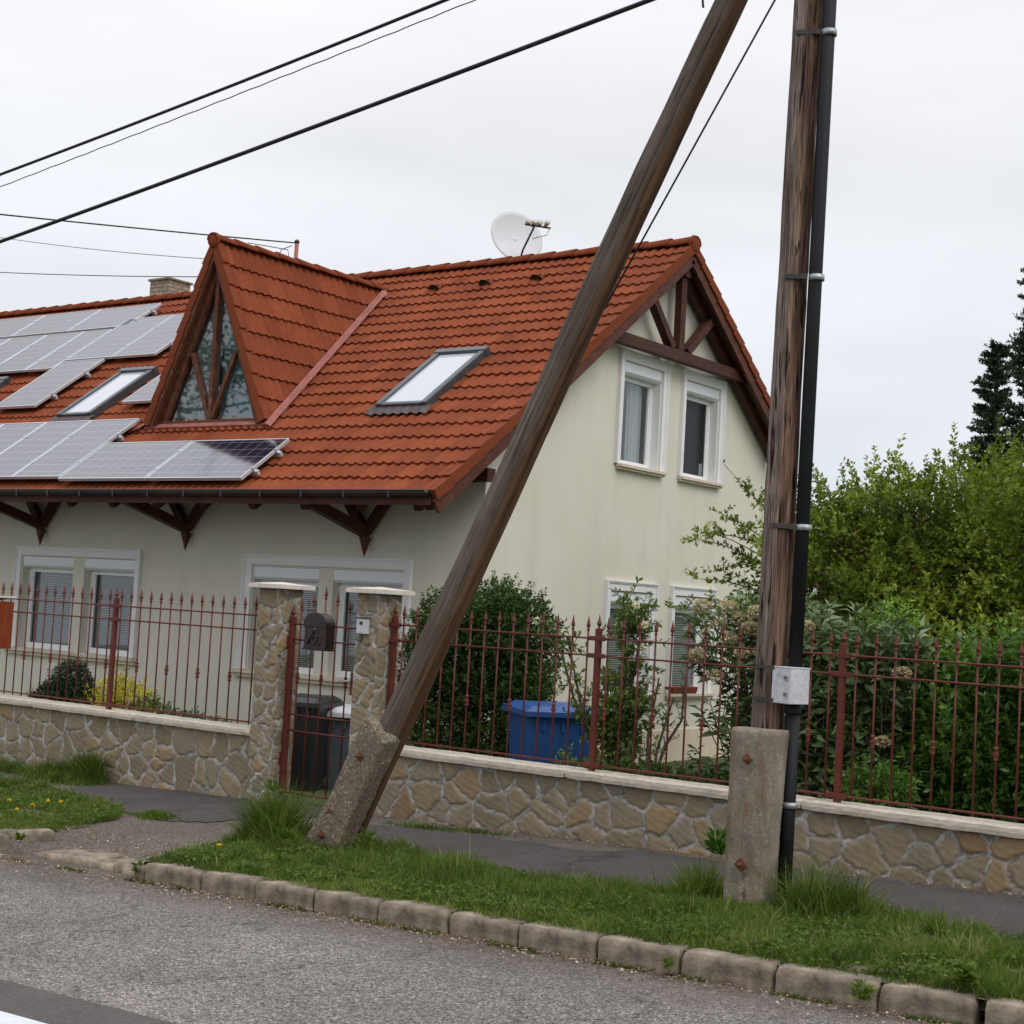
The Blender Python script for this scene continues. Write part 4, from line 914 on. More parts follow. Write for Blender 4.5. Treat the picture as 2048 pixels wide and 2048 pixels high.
MB().lathe([(.088,-.02),(.09,0),(.08,.02),(.04,.026)],(DX,DYF-.02,DR+.02),18,(0,-1,0)).build('ridge_end_cap',M_TILE,dorm,True)
# dormer front: frame triangle, 4 panes
fy=DYF+.12
def fb(a,b,w_=.06,y=fy,d_=.06,mat=M_DORMF): MB().beam((a[0],y,a[1]),(b[0],y,b[1]),d_,w_,up=(0,1,0) if False else (0,0,1)).build('dormer_frame',mat,dorm,bevel=.003)
ix=lambda z,s,ins=.0: DX+s*(DW*(DR-z)-ins)
zt_=5.20; zb2=3.66
# bargeboards in front
for s in (1,-1):
    MB().beam((ix(3.52,s,.07),DYF+.03,3.52),(ix(5.60,s,.04),DYF+.03,5.60),.03,.10,up=(0,0,1)).build('dormer_barge_board',M_BARGE,dorm,bevel=.004)
    MB().beam((ix(3.58,s,.16),fy,3.58),(ix(5.46,s,.10),fy,5.46),.06,.075,up=(0,0,1)).build('dormer_frame',M_DORMF,dorm,bevel=.003)
MB().box(ix(3.56,-1,.05),ix(3.56,1,.05),fy-.05,fy+.03,3.53,3.64).build('dormer_sill',M_DORMF,dorm,bevel=.004)
MB().box(DX-.028,DX+.028,fy-.035,fy+.03,3.641,5.42).build('dormer_mullion',M_DORMF,dorm,bevel=.003)
for s in (1,-1):
    MB().beam((DX+s*.03,fy-.002,3.66),(ix(4.42,s,.20),fy-.002,4.42),.055,.05,up=(0,0,1)).build('dormer_mullion',M_DORMF,dorm,bevel=.003)
    MB().add([(DX,fy+.012,3.62),(ix(3.62,s,.12),fy+.012,3.62),(DX,fy+.012,5.36)],[(0,1,2)]).build('dormer_pane',M_GLASSD,dorm)
n=60; 
for (u0,u1,mt) in ((DX+.04,DX+.62,M_TEAL),(DX-.66,DX-.02,M_PALEC)):
    vs=[]
    for k in range(n+1):
        u=u0+(u1-u0)*k/n; d=.09+.012*math.sin(u*22); zt__=DR-.25-abs(u-DX)/DW
        for z in (3.6,max(3.62,zt__)): vs.append((u,fy+d,z))
    MB().add(vs,[(2*k,2*k+2,2*k+3,2*k+1) for k in range(n)]).build('curtain',mt,dorm,True)
# infill between frame and slopes
for s in (1,-1):
    MB().prism([(ix(3.58,s,.02),fy+.031,3.58),(ix(3.58,s,.16),fy+.031,3.58),(ix(5.5,s,.10),fy+.031,5.5),(ix(5.5,s,.02),fy+.031,5.5)],(0,.03,0)).build('dormer_cheek',M_BROWN,dorm)
# base apron
MB().beam(RP(ix(3.6,-1)-.06,dvy(3.55)-.02,.055),RP(ix(3.6,1)+.10,dvy(3.55)-.02,.055),.10,.02,up=NRM).build('dormer_apron',M_VALLEY,dorm)
# ---- skylights
def skylight(x0,x1,y0,y1,label=None,paneM=None):
    s0=(y0-EY)/CA; s1=(y1-EY)/CA; O=RP(0,EY,0); 
    def P(x,s,o): return V(x,0,0)+V(0,EY,EZ)+UPS*s+NRM*o
    fr=MB(); h=.125; t=.075
    def bx(xa,xb,sa,sb,o0,o1): fr.obox(P((xa+xb)/2,(sa+sb)/2,(o0+o1)/2),(V(1,0,0),UPS,NRM),((xb-xa)/2,(sb-sa)/2,(o1-o0)/2))
    bx(x0,x0+t,s0,s1,0,h);bx(x1-t,x1,s0,s1,0,h);bx(x0+t,x1-t,s0,s0+t*.8,0,h-.01);bx(x0-.01,x1+.01,s1-t*1.1,s1+.01,0,h+.012)
    f=fr.build('skylight',M_SKYF,roof_o,bevel=.012)
    WL[f.name]=WL[house.name]
    MB().obox(P((x0+x1)/2,(s0+s1)/2,h-.03),(V(1,0,0),UPS,NRM),((x1-x0)/2-t,(s1-s0)/2-t*.8,.004)).build('skylight_pane',paneM,roof_o)
    MB().obox(P((x0+x1)/2,(s0+s1)/2,h-.045),(V(1,0,0),UPS,NRM),((x1-x0)/2-t+.015,(s1-s0)/2-t*.8+.015,.004)).build('skylight_sash',M_PVC,roof_o)
    fl=MB(); n=26; vs=[]
    for k in range(n+1):
        x=x0-.08+(x1-x0+.14)*k/n; w_=.012*math.sin(x/WAVE*2*math.pi)
        vs+=[P(x,s0-.11,.058+w_),P(x,s0-.05,.072+w_),P(x,s0+.01,.085)]
    fl.add(vs,[(3*k+j,3*k+j+1,3*k+4+j,3*k+3+j) for k in range(n) for j in (0,1)]); fl.build('lead_apron',M_LEAD,roof_o,False)
m_,n_0,l_0,b_0=nodes('skylight_blind_glass'); b_0.inputs['Base Color'].default_value=(.50,.52,.55,1); b_0.inputs['Roughness'].default_value=.06; b_0.inputs['IOR'].default_value=1.6; M_SKYP=m_
skylight(-10.72,-10.03,12.20,13.20,paneM=M_SKYP); skylight(-16.06,-15.40,12.27,13.26,paneM=M_SKYP); skylight(-19.2,-18.45,12.3,13.25,paneM=M_SKYP)
# ================================================================== on the roof
PG='solar panels on the tiled roof'
def panel(x0,x1,y0,y1,label,clamps=True):
    y0+=.012;y1-=.012;x0+=.006;x1-=.006
    s0=(y0-EY)/CA;s1=(y1-EY)/CA
    def P(x,s,o): return V(x,EY,EZ)+UPS*s+NRM*o
    t=thing('solar_panel',label,'solar panel',tuple(P((x0+x1)/2,s0,.10)),PG); fw=.014
    fr=MB(); 
    def bx(mb,xa,xb,sa,sb,o0,o1): mb.obox(P((xa+xb)/2,(sa+sb)/2,(o0+o1)/2),(V(1,0,0),UPS,NRM),((xb-xa)/2,(sb-sa)/2,(o1-o0)/2))
    bx(fr,x0,x0+fw,s0,s1,.105,.142);bx(fr,x1-fw,x1,s0,s1,.105,.142);bx(fr,x0+fw,x1-fw,s0,s0+fw,.105,.142);bx(fr,x0+fw,x1-fw,s1-fw,s1,.105,.142)
    fr.build('frame',M_ALU,t,bevel=.002)
    q=[P(x0+fw,s0+fw,.138),P(x1-fw,s0+fw,.138),P(x1-fw,s1-fw,.138),P(x0+fw,s1-fw,.138)]
    g=MB().add(q+[p-NRM*.02 for p in q],[(0,1,2,3),(7,6,5,4),(0,4,5,1),(1,5,6,2),(2,6,7,3),(3,7,4,0)]).build('cell_glass',M_PANEL,t)
    uv=g.data.uv_layers.new(name='UVMap'); o0=Vector(WL[t.name])
    for lp in g.data.loops:
        p=g.data.vertices[lp.vertex_index].co+o0; uv.data[lp.index].uv=(p.x-x0-fw,(p.y-y0)/CA-fw)
    if clamps:
        for s in (s0+(s1-s0)*.25,s0+(s1-s0)*.72):
            r_=MB(); bx(r_,x0-.02,x1+.05,s-.018,s+.018,.055,.104); bx(r_,x1-.004,x1+.02,s-.02,s+.02,.1045,.15)
            r_.build('mounting_rail',M_ALU,t)
    return t
panel(-12.755,-11.32,10.95,11.62,'dark landscape solar panel at the right end of the bottom row')
panel(-14.21,-12.765,10.95,11.62,'pale landscape solar panel directly below the dormer')
nm=['beside the landscape pair','second from the landscape pair','third from the landscape pair','fourth from the landscape pair','fifth from the landscape pair','sixth from the landscape pair','seventh from the landscape pair','eighth from the landscape pair']
for k in range(8): panel(-15.09-.86*k,-14.23-.86*k,10.99,12.09,'upright solar panel in the bottom row, '+nm[k])
panel(-17.65,-16.755,12.46,13.545,'lone upright solar panel left of the small skylight')
panel(-15.035,-14.20,12.44,13.50,'solar panel half hidden behind the left slope of the dormer')
for k,(a,b) in enumerate(((-16.66,-15.80),(-17.64,-16.68))): panel(a,b,13.56,14.63,['solar panel in the middle row touching the dormer edge','second solar panel of the middle row from the dormer'][k])
for k in range(4): panel(-18.27-.86*k-(0 if k else 0),-17.66-.86*k if k==0 else -18.27-.86*(k-1)-.0,13.37,14.37,['narrow visible solar panel left of the raised pair','solar panel in the middle row, second left of the raised pair','solar panel in the middle row, third left of the raised pair','solar panel in the middle row, at the picture edge'][k]) if k==0 else panel(-18.28-.86*k,-18.28-.86*(k-1),13.37,14.37,['','solar panel in the middle row, second left of the raised pair','solar panel in the middle row, third left of the raised pair','solar panel in the middle row, at the picture edge'][k])
for k in range(3): panel(-18.75-1.34*k,-17.42-1.34*k,14.41,15.03,['landscape solar panel just below the chimney','second landscape solar panel left of the chimney below the ridge','landscape solar panel below the ridge at the left picture edge'][k])
# mast
ms=thing('antenna_mast','red pipe mast with cable insulator behind the roof ridge','mast',(-15.45,15.62,5.8))
MB().tube([(-15.45,15.62,5.6),(-15.45,15.62,6.70)],.03,12).build('pipe',M_VALLEY,ms,True); MB().lathe([(.036,0),(.038,.03),(.02,.05)],(-15.45,15.62,6.70),12).build('cap',M_GUT,ms,True)
MB().tube([(-15.50,15.58,6.66),(-15.62,15.5,6.60),(-15.68,15.5,6.52),(-15.62,15.52,6.47),(-15.53,15.56,6.50),(-15.56,15.56,6.60),(-15.8,15.4,6.64),(-16.0,15.2,6.66)],.006,6).build('cable_loop',M_CABLE,ms,True)
# dish
dc=Vector((-11.58,15.62,6.42)); dn=nrm((.70,-.46,.34)); dsd=V(0,0,1).cross(dn).normalized(); dup=dn.cross(dsd).normalized()
dt=thing('satellite_dish','white satellite dish with several receivers behind the roof ridge','satellite dish',(-11.6,15.75,5.8))
vs=[];m=40;kk=10
for i in range(kk+1):
    r=.36*i/kk
    for j in range(m): t=2*math.pi*j/m; vs.append(dc+dsd*math.cos(t)*r*.95+dup*math.sin(t)*r*1.04-dn*(.075*(1-(i/kk)**2)))
fs=[(i*m+j,i*m+(j+1)%m,(i+1)*m+(j+1)%m,(i+1)*m+j) for i in range(kk) for j in range(m)]
o=MB().add(vs,fs).build('reflector',M_WHITEM,dt,True); o.modifiers.new('thick','SOLIDIFY').thickness=.008
MB().tube([dc+dsd*math.cos(2*math.pi*j/m)*.36*.95+dup*math.sin(2*math.pi*j/m)*.36*1.04 for j in range(m+1)],.006,6).build('rim',M_LNB,dt,True)
fp=dc+dn*.42-dup*.03+CAMR*.06
MB().tube([dc-dup*.40-dn*.02,dc-dup*.30+dn*.14,fp-dup*.10],[.013,.013,.014],8).build('feed_arm',M_BLACKP,dt,True)
MB().tube([fp-dup*.09-dsd*.12,fp-dup*.09+dsd*.22],.012,6).build('multifeed_bar',M_BLACKP,dt)
for k,(u,dd_) in enumerate(((-.10,0),(.0,.0),(.09,.01),(.20,.03))):
    c=fp+dsd*u*.8-dup*.05+dn*dd_; MB().lathe([(.020,-.05),(.034,-.045),(.034,.0),(.026,.015),(.024,.06)],c,12,-dn if k%2 else (-dn+dup*.2)).build('receiver',M_LNB,dt,True)
MB().tube([fp+dsd*.2-dup*.1,fp+dsd*.16-dup*.2,fp-dup*.27,fp-dup*.22-dn*.1],.006,6).build('cable',M_GALV,dt,True)
MB().tube([(-11.66,15.74,5.7),(-11.66,15.74,6.35)],.028,12).build('mast',M_GALV,dt,True)
# flower box
fbx=thing('flower_box','red-brown flower box on the right lower gable window sill','flower box',(-9.07,16.0,.82))
MB().prism([(-9.12,15.715,.832),(-9.04,15.715,.832),(-9.01,15.69,.91),(-9.14,15.69,.91)],(0,.58,0)).build('trough',M_TERR,fbx,bevel=.006)
# bins
def wheelie(label,c,w_,d_,h,rz,matB,matL,name='wheelie_bin',grp='wheelie bins'):
    M3=Matrix.Rotation(rz,3,'Z'); c=Vector(c)
    def T(p): return c+M3@Vector(p)
    t=thing(name,label,'wheelie bin',tuple(c),grp); t.rotation_euler=(0,0,0)
    b=MB(); wb,db=w_*.40,d_*.38; wt,dtp=w_*.48,d_*.46
    def ring(a,bb,z): 
        r=.035; pts=[]
        for sx,sy in ((1,1),(-1,1),(-1,-1),(1,-1)):
            a0={(1,1):0,(-1,1):90,(-1,-1):180,(1,-1):270}[(sx,sy)]
            for q in range(4): an=R(a0+q*30); pts.append((sx*(a-r)+r*math.cos(an),sy*(bb-r)+r*math.sin(an),z))
        return pts
    rings=[ring(wb,db,.05),ring(wb+.005,db+.005,.09),ring(wt,dtp,h*.88),ring(wt+.022,dtp+.022,h*.885),ring(wt+.022,dtp+.022,h*.925)]
    vs=[T(p) for rg in rings for p in rg]; fs=[(i*16+j,i*16+(j+1)%16,(i+1)*16+(j+1)%16,(i+1)*16+j) for i in range(4) for j in range(16)]+[tuple(range(15,-1,-1)),tuple(range(64,80))]
    b.add(vs,fs).build('bin_body',matB,t,False,bevel=.004)
    l=MB(); vs=[]; n=8
    for j in range(n+1):
        v_=j/n
        for i in range(n+1):
            u=i/n; x=(u-.5)*2*(wt+.035); y=(v_-.5)*2*(dtp+.05); ed=min(u,1-u,v_,1-v_); z=h*.93+ (.042*min(1,ed*7)**.7) + .012*v_
            vs.append(T((x,y,z)))
    l.add(vs,[(j*(n+1)+i,j*(n+1)+i+1,(j+1)*(n+1)+i+1,(j+1)*(n+1)+i) for j in range(n) for i in range(n)])
    lr=MB(); X_,Y_=wt+.035,dtp+.05; zz=h*.93
    for a,bb in (((-X_,-Y_),(X_,-Y_)),((X_,-Y_),(X_,Y_)),((X_,Y_),(-X_,Y_)),((-X_,Y_),(-X_,-Y_))):
        l.add([T((*a,zz)),T((*bb,zz)),T((*bb,zz-.04)),T((*a,zz-.04))],[(0,1,2,3)])
    o=l.build('bin_lid',matL,t,True); o.data.polygons.foreach_set('use_smooth',[False]*len(o.data.polygons)); sd=o.modifiers.new('thick','SOLIDIFY'); sd.thickness=.006
    MB().tube([T((-wt*.8,dtp+.07,h*.93)),T((wt*.8,dtp+.07,h*.93))],.014,8).build('handle',matB,t,True)
    for k in (-.32,.32): MB().beam(T((w_*k,dtp+.0,h*.92)),T((w_*k,dtp+.08,h*.93)),.03,.03).build('handle_arm',matB,t)
    for s in (1,-1): MB().lathe([(.02,-.03),(.09,-.03),(.10,-.015),(.10,.015),(.09,.03),(.02,.03)],T((s*(w_*.42),db+.0,.10)),20,M3@V(1,0,0)).build('wheel',M_BLACKP,t,True)
    for k in (-.6,.0,.6): MB().obox(T((wt*k*.9,-dtp*.965-.012,h*.82)),(M3@V(1,0,0),M3@V(0,1,.0),V(0,0,1)),(.012,.010,.05)).build('rib',matB,t)
    return t
wheelie('blue wheelie bin behind the right fence, beside the big dark bush',(-7.23,10.62,-.02),.62,.66,.985,R(52),M_BLUE,M_BLUE)
wheelie('black wheelie bin behind the gate',(-9.43,10.05,-.03),.38,.46,.89,R(20),M_BLACKP,M_BLACKP)
wheelie('dark grey wheelie bin next to the black one behind the gate',(-9.22,10.42,-.03),.40,.44,.80,R(22),M_GREYP,M_BOXM)
# orange wooden post box at the left edge of the fence
ob=thing('wooden_box','orange-red wooden box with sloping lid hanging on the fence at far left','wooden box',(-12.5,9.02,1.06))
MB().box(-12.8,-12.41,8.96,9.12,1.06,1.50).build('body',M_ORW,ob,bevel=.004); MB().beam((-12.82,9.03,1.50),(-12.39,9.03,1.545),.20,.018,up=(0,0,1)).build('lid',M_SILL,ob)
# neighbour's house far behind the trees
nh=thing('neighbour_house','distant house with orange roof glimpsed through the plum tree','house',(-11,26.5,0))
MB().box(-11.6,-9.2,25,28.4,-.3,2.5).build('wall',M_PLASTER,nh); MB().prism([(-11.9,24.6,2.4),(-11.9,26.7,3.75),(-11.9,28.8,2.4)],(3.0,0,0)).build('roof',M_TILE,nh)
# ================================================================== vegetation
def unit(a): return a/(np.linalg.norm(a,axis=-1,keepdims=True)+1e-9)
def leaves(name,parent,P,D,L,W,mat,rnd,fold=.18,curl=0.0,rng=RNG):
    """P base points, D directions; kite leaves folded along the midrib"""
    n=len(P); D=unit(D); U=unit(rng.normal(size=(n,3))*.6+np.array([0,0,1.0])); S=unit(np.cross(D,U)); Nn=np.cross(S,D)
    L=np.broadcast_to(np.asarray(L,float),(n,))[:,None]; W=np.broadcast_to(np.asarray(W,float),(n,))[:,None]
    mid=P+D*L*.48+Nn*L*(-.02+curl*.35)
    a=mid+S*W*.5+Nn*W*fold; b=mid-S*W*.5+Nn*W*fold; tip=P+D*L-Nn*L*curl
    v=np.stack([P,a,tip,b,mid],1).reshape(-1,3); i=np.arange(n)*5
    f=np.concatenate([np.stack([i,i+1,i+4],-1),np.stack([i+1,i+2,i+4],-1),np.stack([i+2,i+3,i+4],-1),np.stack([i+3,i,i+4],-1)])
    r=np.repeat(np.clip(rnd,0,1),5)
    return mkobj(name,v,f,mat,parent,False,attr={'rnd':('POINT',r)})
def merge_leaf_sets(sets): return [np.concatenate([s[k] for s in sets]) for k in range(len(sets[0]))]
def branch_tubes(mb,segs,n=5):
    for pts,rr in segs: mb.tube(pts,rr,n,False)
def shoots(rng,starts,dirs,lens,per,leafL,spread=.9,droop=.0,jit=.08,up=.3):
    """leafy shoots: returns leaf points, directions, sizes, and the shoot polylines"""
    P=[];D=[];S=[];seg=[]
    for s,d,l in zip(starts,dirs,lens):
        d=d/np.linalg.norm(d); pts=[s]; cur=s.copy(); dd=d.copy(); k=5
        for i in range(k):
            dd=dd+rng.normal(0,jit,3)+np.array([0,0,up*.12-droop*.15]); dd/=np.linalg.norm(dd); cur=cur+dd*l/k; pts.append(cur.copy())
        pts=np.array(pts); m=max(3,int(per*l)); t=rng.uniform(.12,1,m)*k; i0=np.minimum(t.astype(int),k-1); fr=(t-i0)[:,None]
        p=pts[i0]*(1-fr)+pts[i0+1]*fr; ax=pts[i0+1]-pts[i0]; ax=ax/np.linalg.norm(ax,axis=1,keepdims=True)
        side=rng.normal(size=(m,3)); side-=ax*(side*ax).sum(1,keepdims=True); side/=np.linalg.norm(side,axis=1,keepdims=True)
        P.append(p); D.append(ax*.55+side*spread); S.append(leafL*rng.uniform(.6,1.15,m)*(1.05-.35*t/k)); seg.append(pts)
    return np.concatenate(P),np.concatenate(D),np.concatenate(S),seg
def clumpy(P,seed,scale=1.4):
    return np.array([mnoise.noise(Vector((p[0]*scale+seed,p[1]*scale,p[2]*scale))) for p in P])
def blob_pts(rng,n,blobs,shell=.55):
    w=np.array([b[3]*b[4]*b[5] for b in blobs]); w=w/w.sum(); k=rng.choice(len(blobs),n,p=w); B=np.array(blobs)[k]
    d=unit(rng.normal(size=(n,3))); r=rng.uniform(shell**3,1,n)**(1/3); return B[:,:3]+d*r[:,None]*B[:,3:6], d
# ---- plum tree
def plum():
    rng=np.random.default_rng(5); base=np.array([-5.6,14.6,.1])
    t=thing('plum_tree','broad leafy fruit tree filling the garden right of the house','tree',tuple(base))
    blobs=[(-6.1,14.3,2.1,1.15,1.2,1.05),(-5.2,14.6,2.35,1.3,1.3,1.15),(-4.1,14.8,2.35,1.3,1.3,1.2),(-5.3,13.8,1.3,1.5,1.0,.9),(-3.9,14.0,1.3,1.5,1.1,.9),(-6.6,14.9,1.3,.8,1.0,.9),(-5.9,14.4,2.5,.8,.9,.85),(-6.95,14.9,2.3,.6,.7,.95),(-4.6,14.5,2.6,.9,.9,.9)]
    st,dr=blob_pts(rng,4600,blobs,.5); dr=dr*.9+np.array([0,0,.42])+rng.normal(0,.3,st.shape); ln=rng.uniform(.18,.48,len(st)); top=st[:,2]>2.9; ln[top]*=rng.uniform(.5,1.25,top.sum())
    P,D,S,seg=shoots(rng,st-unit(dr)*.12,dr,ln,66,.072,.8,jit=.12)
    # long arching twigs reaching out in front of the gable
    tips=[((-6.9,13.9,2.45),(-7.62,13.9,2.95)),((-6.9,14.0,2.2),(-7.78,13.9,2.62)),((-6.9,13.9,1.95),(-7.72,13.8,2.25)),((-6.8,13.9,1.85),(-8.05,13.8,2.12)),((-6.9,14.1,2.6),(-7.55,14.1,3.38)),((-6.8,14.1,2.4),(-7.75,14,2.80)),((-6.9,13.8,1.7),(-7.6,13.7,1.85)),((-6.8,13.8,2.3),(-7.5,13.8,2.35)),((-6.9,13.8,2.3),(-7.6,13.8,2.72))]
    ss=[];
    for a,b in tips:
        a=np.array(a);b=np.array(b); ss.append((a,b-a,np.linalg.norm(b-a)))
    P2,D2,S2,seg2=shoots(rng,[s[0] for s in ss],[s[1] for s in ss],[s[2] for s in ss],85,.066,.9,droop=.5,up=0,jit=.05)
    tw=[]
    for sg in seg2:
        for q in range(9):
            i=rng.integers(2,6); tw.append((sg[i],rng.normal(0,1,3)+np.array([-.3,0,.6]),rng.uniform(.06,.16)))
    P3,D3,S3,_=shoots(rng,[s[0] for s in tw],[s[1] for s in tw],[s[2] for s in tw],110,.06,.9)
    P=np.concatenate([P,P2,P3]);D=np.concatenate([D,D2,D3]);S=np.concatenate([S,S2,S3])
    # inner fill
    Pi,di=blob_pts(rng,30000,[(b[0],b[1],b[2]-.05,b[3]*.9,b[4]*.9,b[5]*.9) for b in blobs],.1); P=np.concatenate([P,Pi]);D=np.concatenate([D,di+rng.normal(0,.6,di.shape)]);S=np.concatenate([S,rng.uniform(.04,.075,len(Pi))])
    gap=clumpy(P,3,2.2); keep=gap>-.42-(.12*(rng.random(len(P)))); P,D,S=P[keep],D[keep],S[keep]
    rn=.50+clumpy(P,8,1.3)*.6+clumpy(P,19,4)*.4+rng.normal(0,.13,len(P))
    leaves('crown',t,P,D,S,S*.56,ML_TREE,rn,rng=rng)
    mb=MB(); B=Vector(base); mb.tube([B-V(0,0,.3),B+V(.03,0,.5),B+V(.1,0,1.1)],[.13,.11,.10],10,False)
    mb.build('trunk',M_BARK,t,True); mb=MB()
    for b in blobs:
        c=Vector(b[:3]); q=B+V(.08,0,.95); mb.tube([q,q.lerp(c,.5)+V(0,0,-.15),c,c+V(random.uniform(-.4,.4),random.uniform(-.4,.4),.6)],[.07,.05,.032,.012],7,False)
        for k in range(16):
            e=Vector(b[:3])+Vector(tuple(unit(rng.normal(size=3))*np.array(b[3:6])*.95)); m_=c.lerp(e,.5)+V(0,0,-.05); mb.tube([c+(e-c)*.05,m_,e],[.022,.013,.005],5,False)
    for sg in seg2: mb.tube([tuple(p) for p in sg],[.008,.007,.006,.005,.004,.003],5,False)
    for sg in seg[::4]: mb.tube([tuple(p) for p in sg],[.005,.004,.004,.003,.003,.002],3,False)
    mb.build('branches',M_BARK,t,True)
plum()
def bush(name,label,cat,blobs,n,leafL,wr,mat,seed,root,shell=.55,shootlen=(.08,.22),per=90,spread=.9,gap=-.6,base=.45,amp=.5,group=None,fill=.5,up=.5,stems=6,curl=0,droop=0):
    rng=np.random.default_rng(seed); t=thing(name,label,cat,root,group)
    st,dr=blob_pts(rng,n,blobs,shell); d0=dr+np.array([0,0,up])+rng.normal(0,.3,dr.shape); ln=rng.uniform(*shootlen,len(st))
    P,D,S,seg=shoots(rng,st-unit(d0)*.06,d0,ln,per,leafL,spread,jit=.08,droop=droop)
    nf=int(len(P)*fill)
    if nf:
        Pi,di=blob_pts(rng,nf,[(b[0],b[1],b[2],b[3]*.92,b[4]*.92,b[5]*.92) for b in blobs],.2); P=np.concatenate([P,Pi]);D=np.concatenate([D,di+rng.normal(0,.6,di.shape)]);S=np.concatenate([S,leafL*rng.uniform(.6,1.1,nf)])
    zmin=root[2]-.03; k=(P[:,2]>zmin)&(clumpy(P,seed,3)>gap); P,D,S=P[k],D[k],S[k]
    rn=base+clumpy(P,seed+4,2)*amp+clumpy(P,seed+9,9)*.3+rng.normal(0,.13,len(P))
    leaves('foliage',t,P,D,S,S*wr,mat,rn,curl=curl,rng=rng)
    mb=MB()
    for k in range(stems):
        b=blobs[k%len(blobs)]; a=Vector(root)+V(rng.uniform(-.12,.12),rng.uniform(-.1,.1),-.1); c=Vector(b[:3])+V(rng.uniform(-.15,.15),rng.uniform(-.1,.1),b[5]*.4); mb.tube([a,a.lerp(c,.5)+V(rng.uniform(-.05,.05),0,0),c],[.018,.013,.006],6,False)
    for sg in seg[::5]: mb.tube([tuple(p) for p in sg],.0022,3,False)
    mb.build('stems',M_BARK,t,True); return t
bush('privet_bush','big dark green rounded bush between the right pillar and the blue bin','bush',[(-8.3,11.05,.75,.66,.55,.9),(-8.1,11.2,1.32,.46,.5,.60),(-8.55,11.0,1.30,.46,.5,.62),(-8.08,11.1,.75,.42,.5,.75),(-8.3,11.1,1.62,.4,.4,.33),(-8.75,11.0,.9,.42,.45,.8),(-8.02,11.1,1.5,.36,.4,.35)],3300,.042,.55,ML_BUSH,12,(-8.1,11.1,0),.75,(.06,.2),150,gap=-.75,base=.48,fill=.5,up=.6)
bush('hedge','bright green leafy hedge behind the fence at the right edge','hedge',[(-3.55,10.3,.95,.45,.4,.75),(-3.1,10.3,1.05,.5,.4,.8),(-2.5,10.3,1.05,.55,.4,.82),(-1.9,10.3,1.05,.55,.4,.8),(-3.85,10.4,.75,.3,.35,.5)],2500,.082,.44,ML_HEDGE,14,(-2.8,10.3,.2),.6,(.10,.26),75,gap=-.7,base=.54,fill=.5,up=.9)
bush('lime_bush','small lime green bush top rising behind the long-leaved viburnum','bush',[(-4.55,11.2,1.62,.24,.22,.34),(-4.5,11.2,1.0,.3,.3,.6)],420,.05,.45,ML_HEDGE,15,(-4.5,11.2,.2),.4,(.08,.2),90,base=.85,amp=.3,up=.9)
bush('low_shrub','low green shrub poking through the fence foot at right','shrub',[(-3.93,9.5,.66,.26,.16,.20)],160,.07,.4,ML_HEDGE,16,(-3.93,9.5,.35),.3,(.08,.2),60,base=.5,up=.7)
# viburnums: long drooping leaves and cream flower heads
def viburnum(label,blobs,n,seed,root,heads,leafL=.165):
    rng=np.random.default_rng(seed); t=thing('viburnum',label,'shrub',root,'long-leaved viburnum shrubs')
    st,dr=blob_pts(rng,n,blobs,.3); P=[];D=[];S=[];seg=[]
    for s,d in zip(st,dr):
        ax=unit(d*.45+np.array([0,0,.8])+rng.normal(0,.2,3)); l=rng.uniform(.10,.2); seg.append((s,s+ax*l))
        m=rng.integers(6,10); az=rng.uniform(0,6.28)
        for k in range(m):
            a=az+k*2.4; side=np.array([math.cos(a),math.sin(a),0]); tt=k/m; P.append(s+ax*l*(.3+.7*tt)); D.append(side*(1-.45*tt)+ax*(.1+.7*tt)-np.array([0,0,.35*(1-tt)])); S.append(leafL*rng.uniform(.65,1.1)*(1-.35*tt))
    P=np.array(P);D=np.array(D);S=np.array(S); k=P[:,2]>root[2]; P,D,S=P[k],D[k],S[k]
    rn=.52+clumpy(P,seed,3)*.5+rng.normal(0,.17,len(P))+.25*np.clip((P[:,2]-1.2),0,1)
    leaves('foliage',t,P,D,S,S*.31,ML_VIB,rn,curl=.16,rng=rng)
    mb=MB()
    for a,b in seg: mb.tube([tuple(a-(b-a)*.8),tuple(b)],.004,4,False)
    for k in range(8):
        b=blobs[k%len(blobs)]; mb.tube([Vector(root)+V(rng.uniform(-.15,.15),rng.uniform(-.1,.1),-.1),Vector(b[:3])+V(0,0,-b[5]*.3),Vector(b[:3])+V(rng.uniform(-.1,.1),0,b[5]*.7)],[.016,.012,.007],6,False)
    mb.build('stems',M_BARK,t,True)
    for (x,y,z,r) in heads:
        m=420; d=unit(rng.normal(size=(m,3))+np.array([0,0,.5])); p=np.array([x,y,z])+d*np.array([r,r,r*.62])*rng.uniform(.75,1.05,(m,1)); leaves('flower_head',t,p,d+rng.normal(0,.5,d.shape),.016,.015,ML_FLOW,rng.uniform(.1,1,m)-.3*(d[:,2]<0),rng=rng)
viburnum('long-leaved viburnum with cream flower heads just left of the upright pole',[(-5.35,10.3,1.5,.38,.3,.30),(-5.1,10.3,1.15,.32,.3,.45),(-5.25,10.3,.75,.35,.3,.4),(-5.05,10.4,1.6,.35,.3,.22),(-4.9,10.3,.9,.3,.3,.6)],420,31,(-5.15,10.3,.15),[(-5.62,10.15,1.80,.07),(-5.38,10.1,1.80,.075),(-5.27,10.1,1.72,.07),(-5.42,10.05,1.67,.06),(-5.16,10.05,1.66,.07),(-5.56,10.0,1.44,.065),(-5.40,10.0,1.30,.06),(-5.30,10.0,1.58,.055),(-5.2,10,1.48,.05),(-5.1,10.0,1.78,.06)])
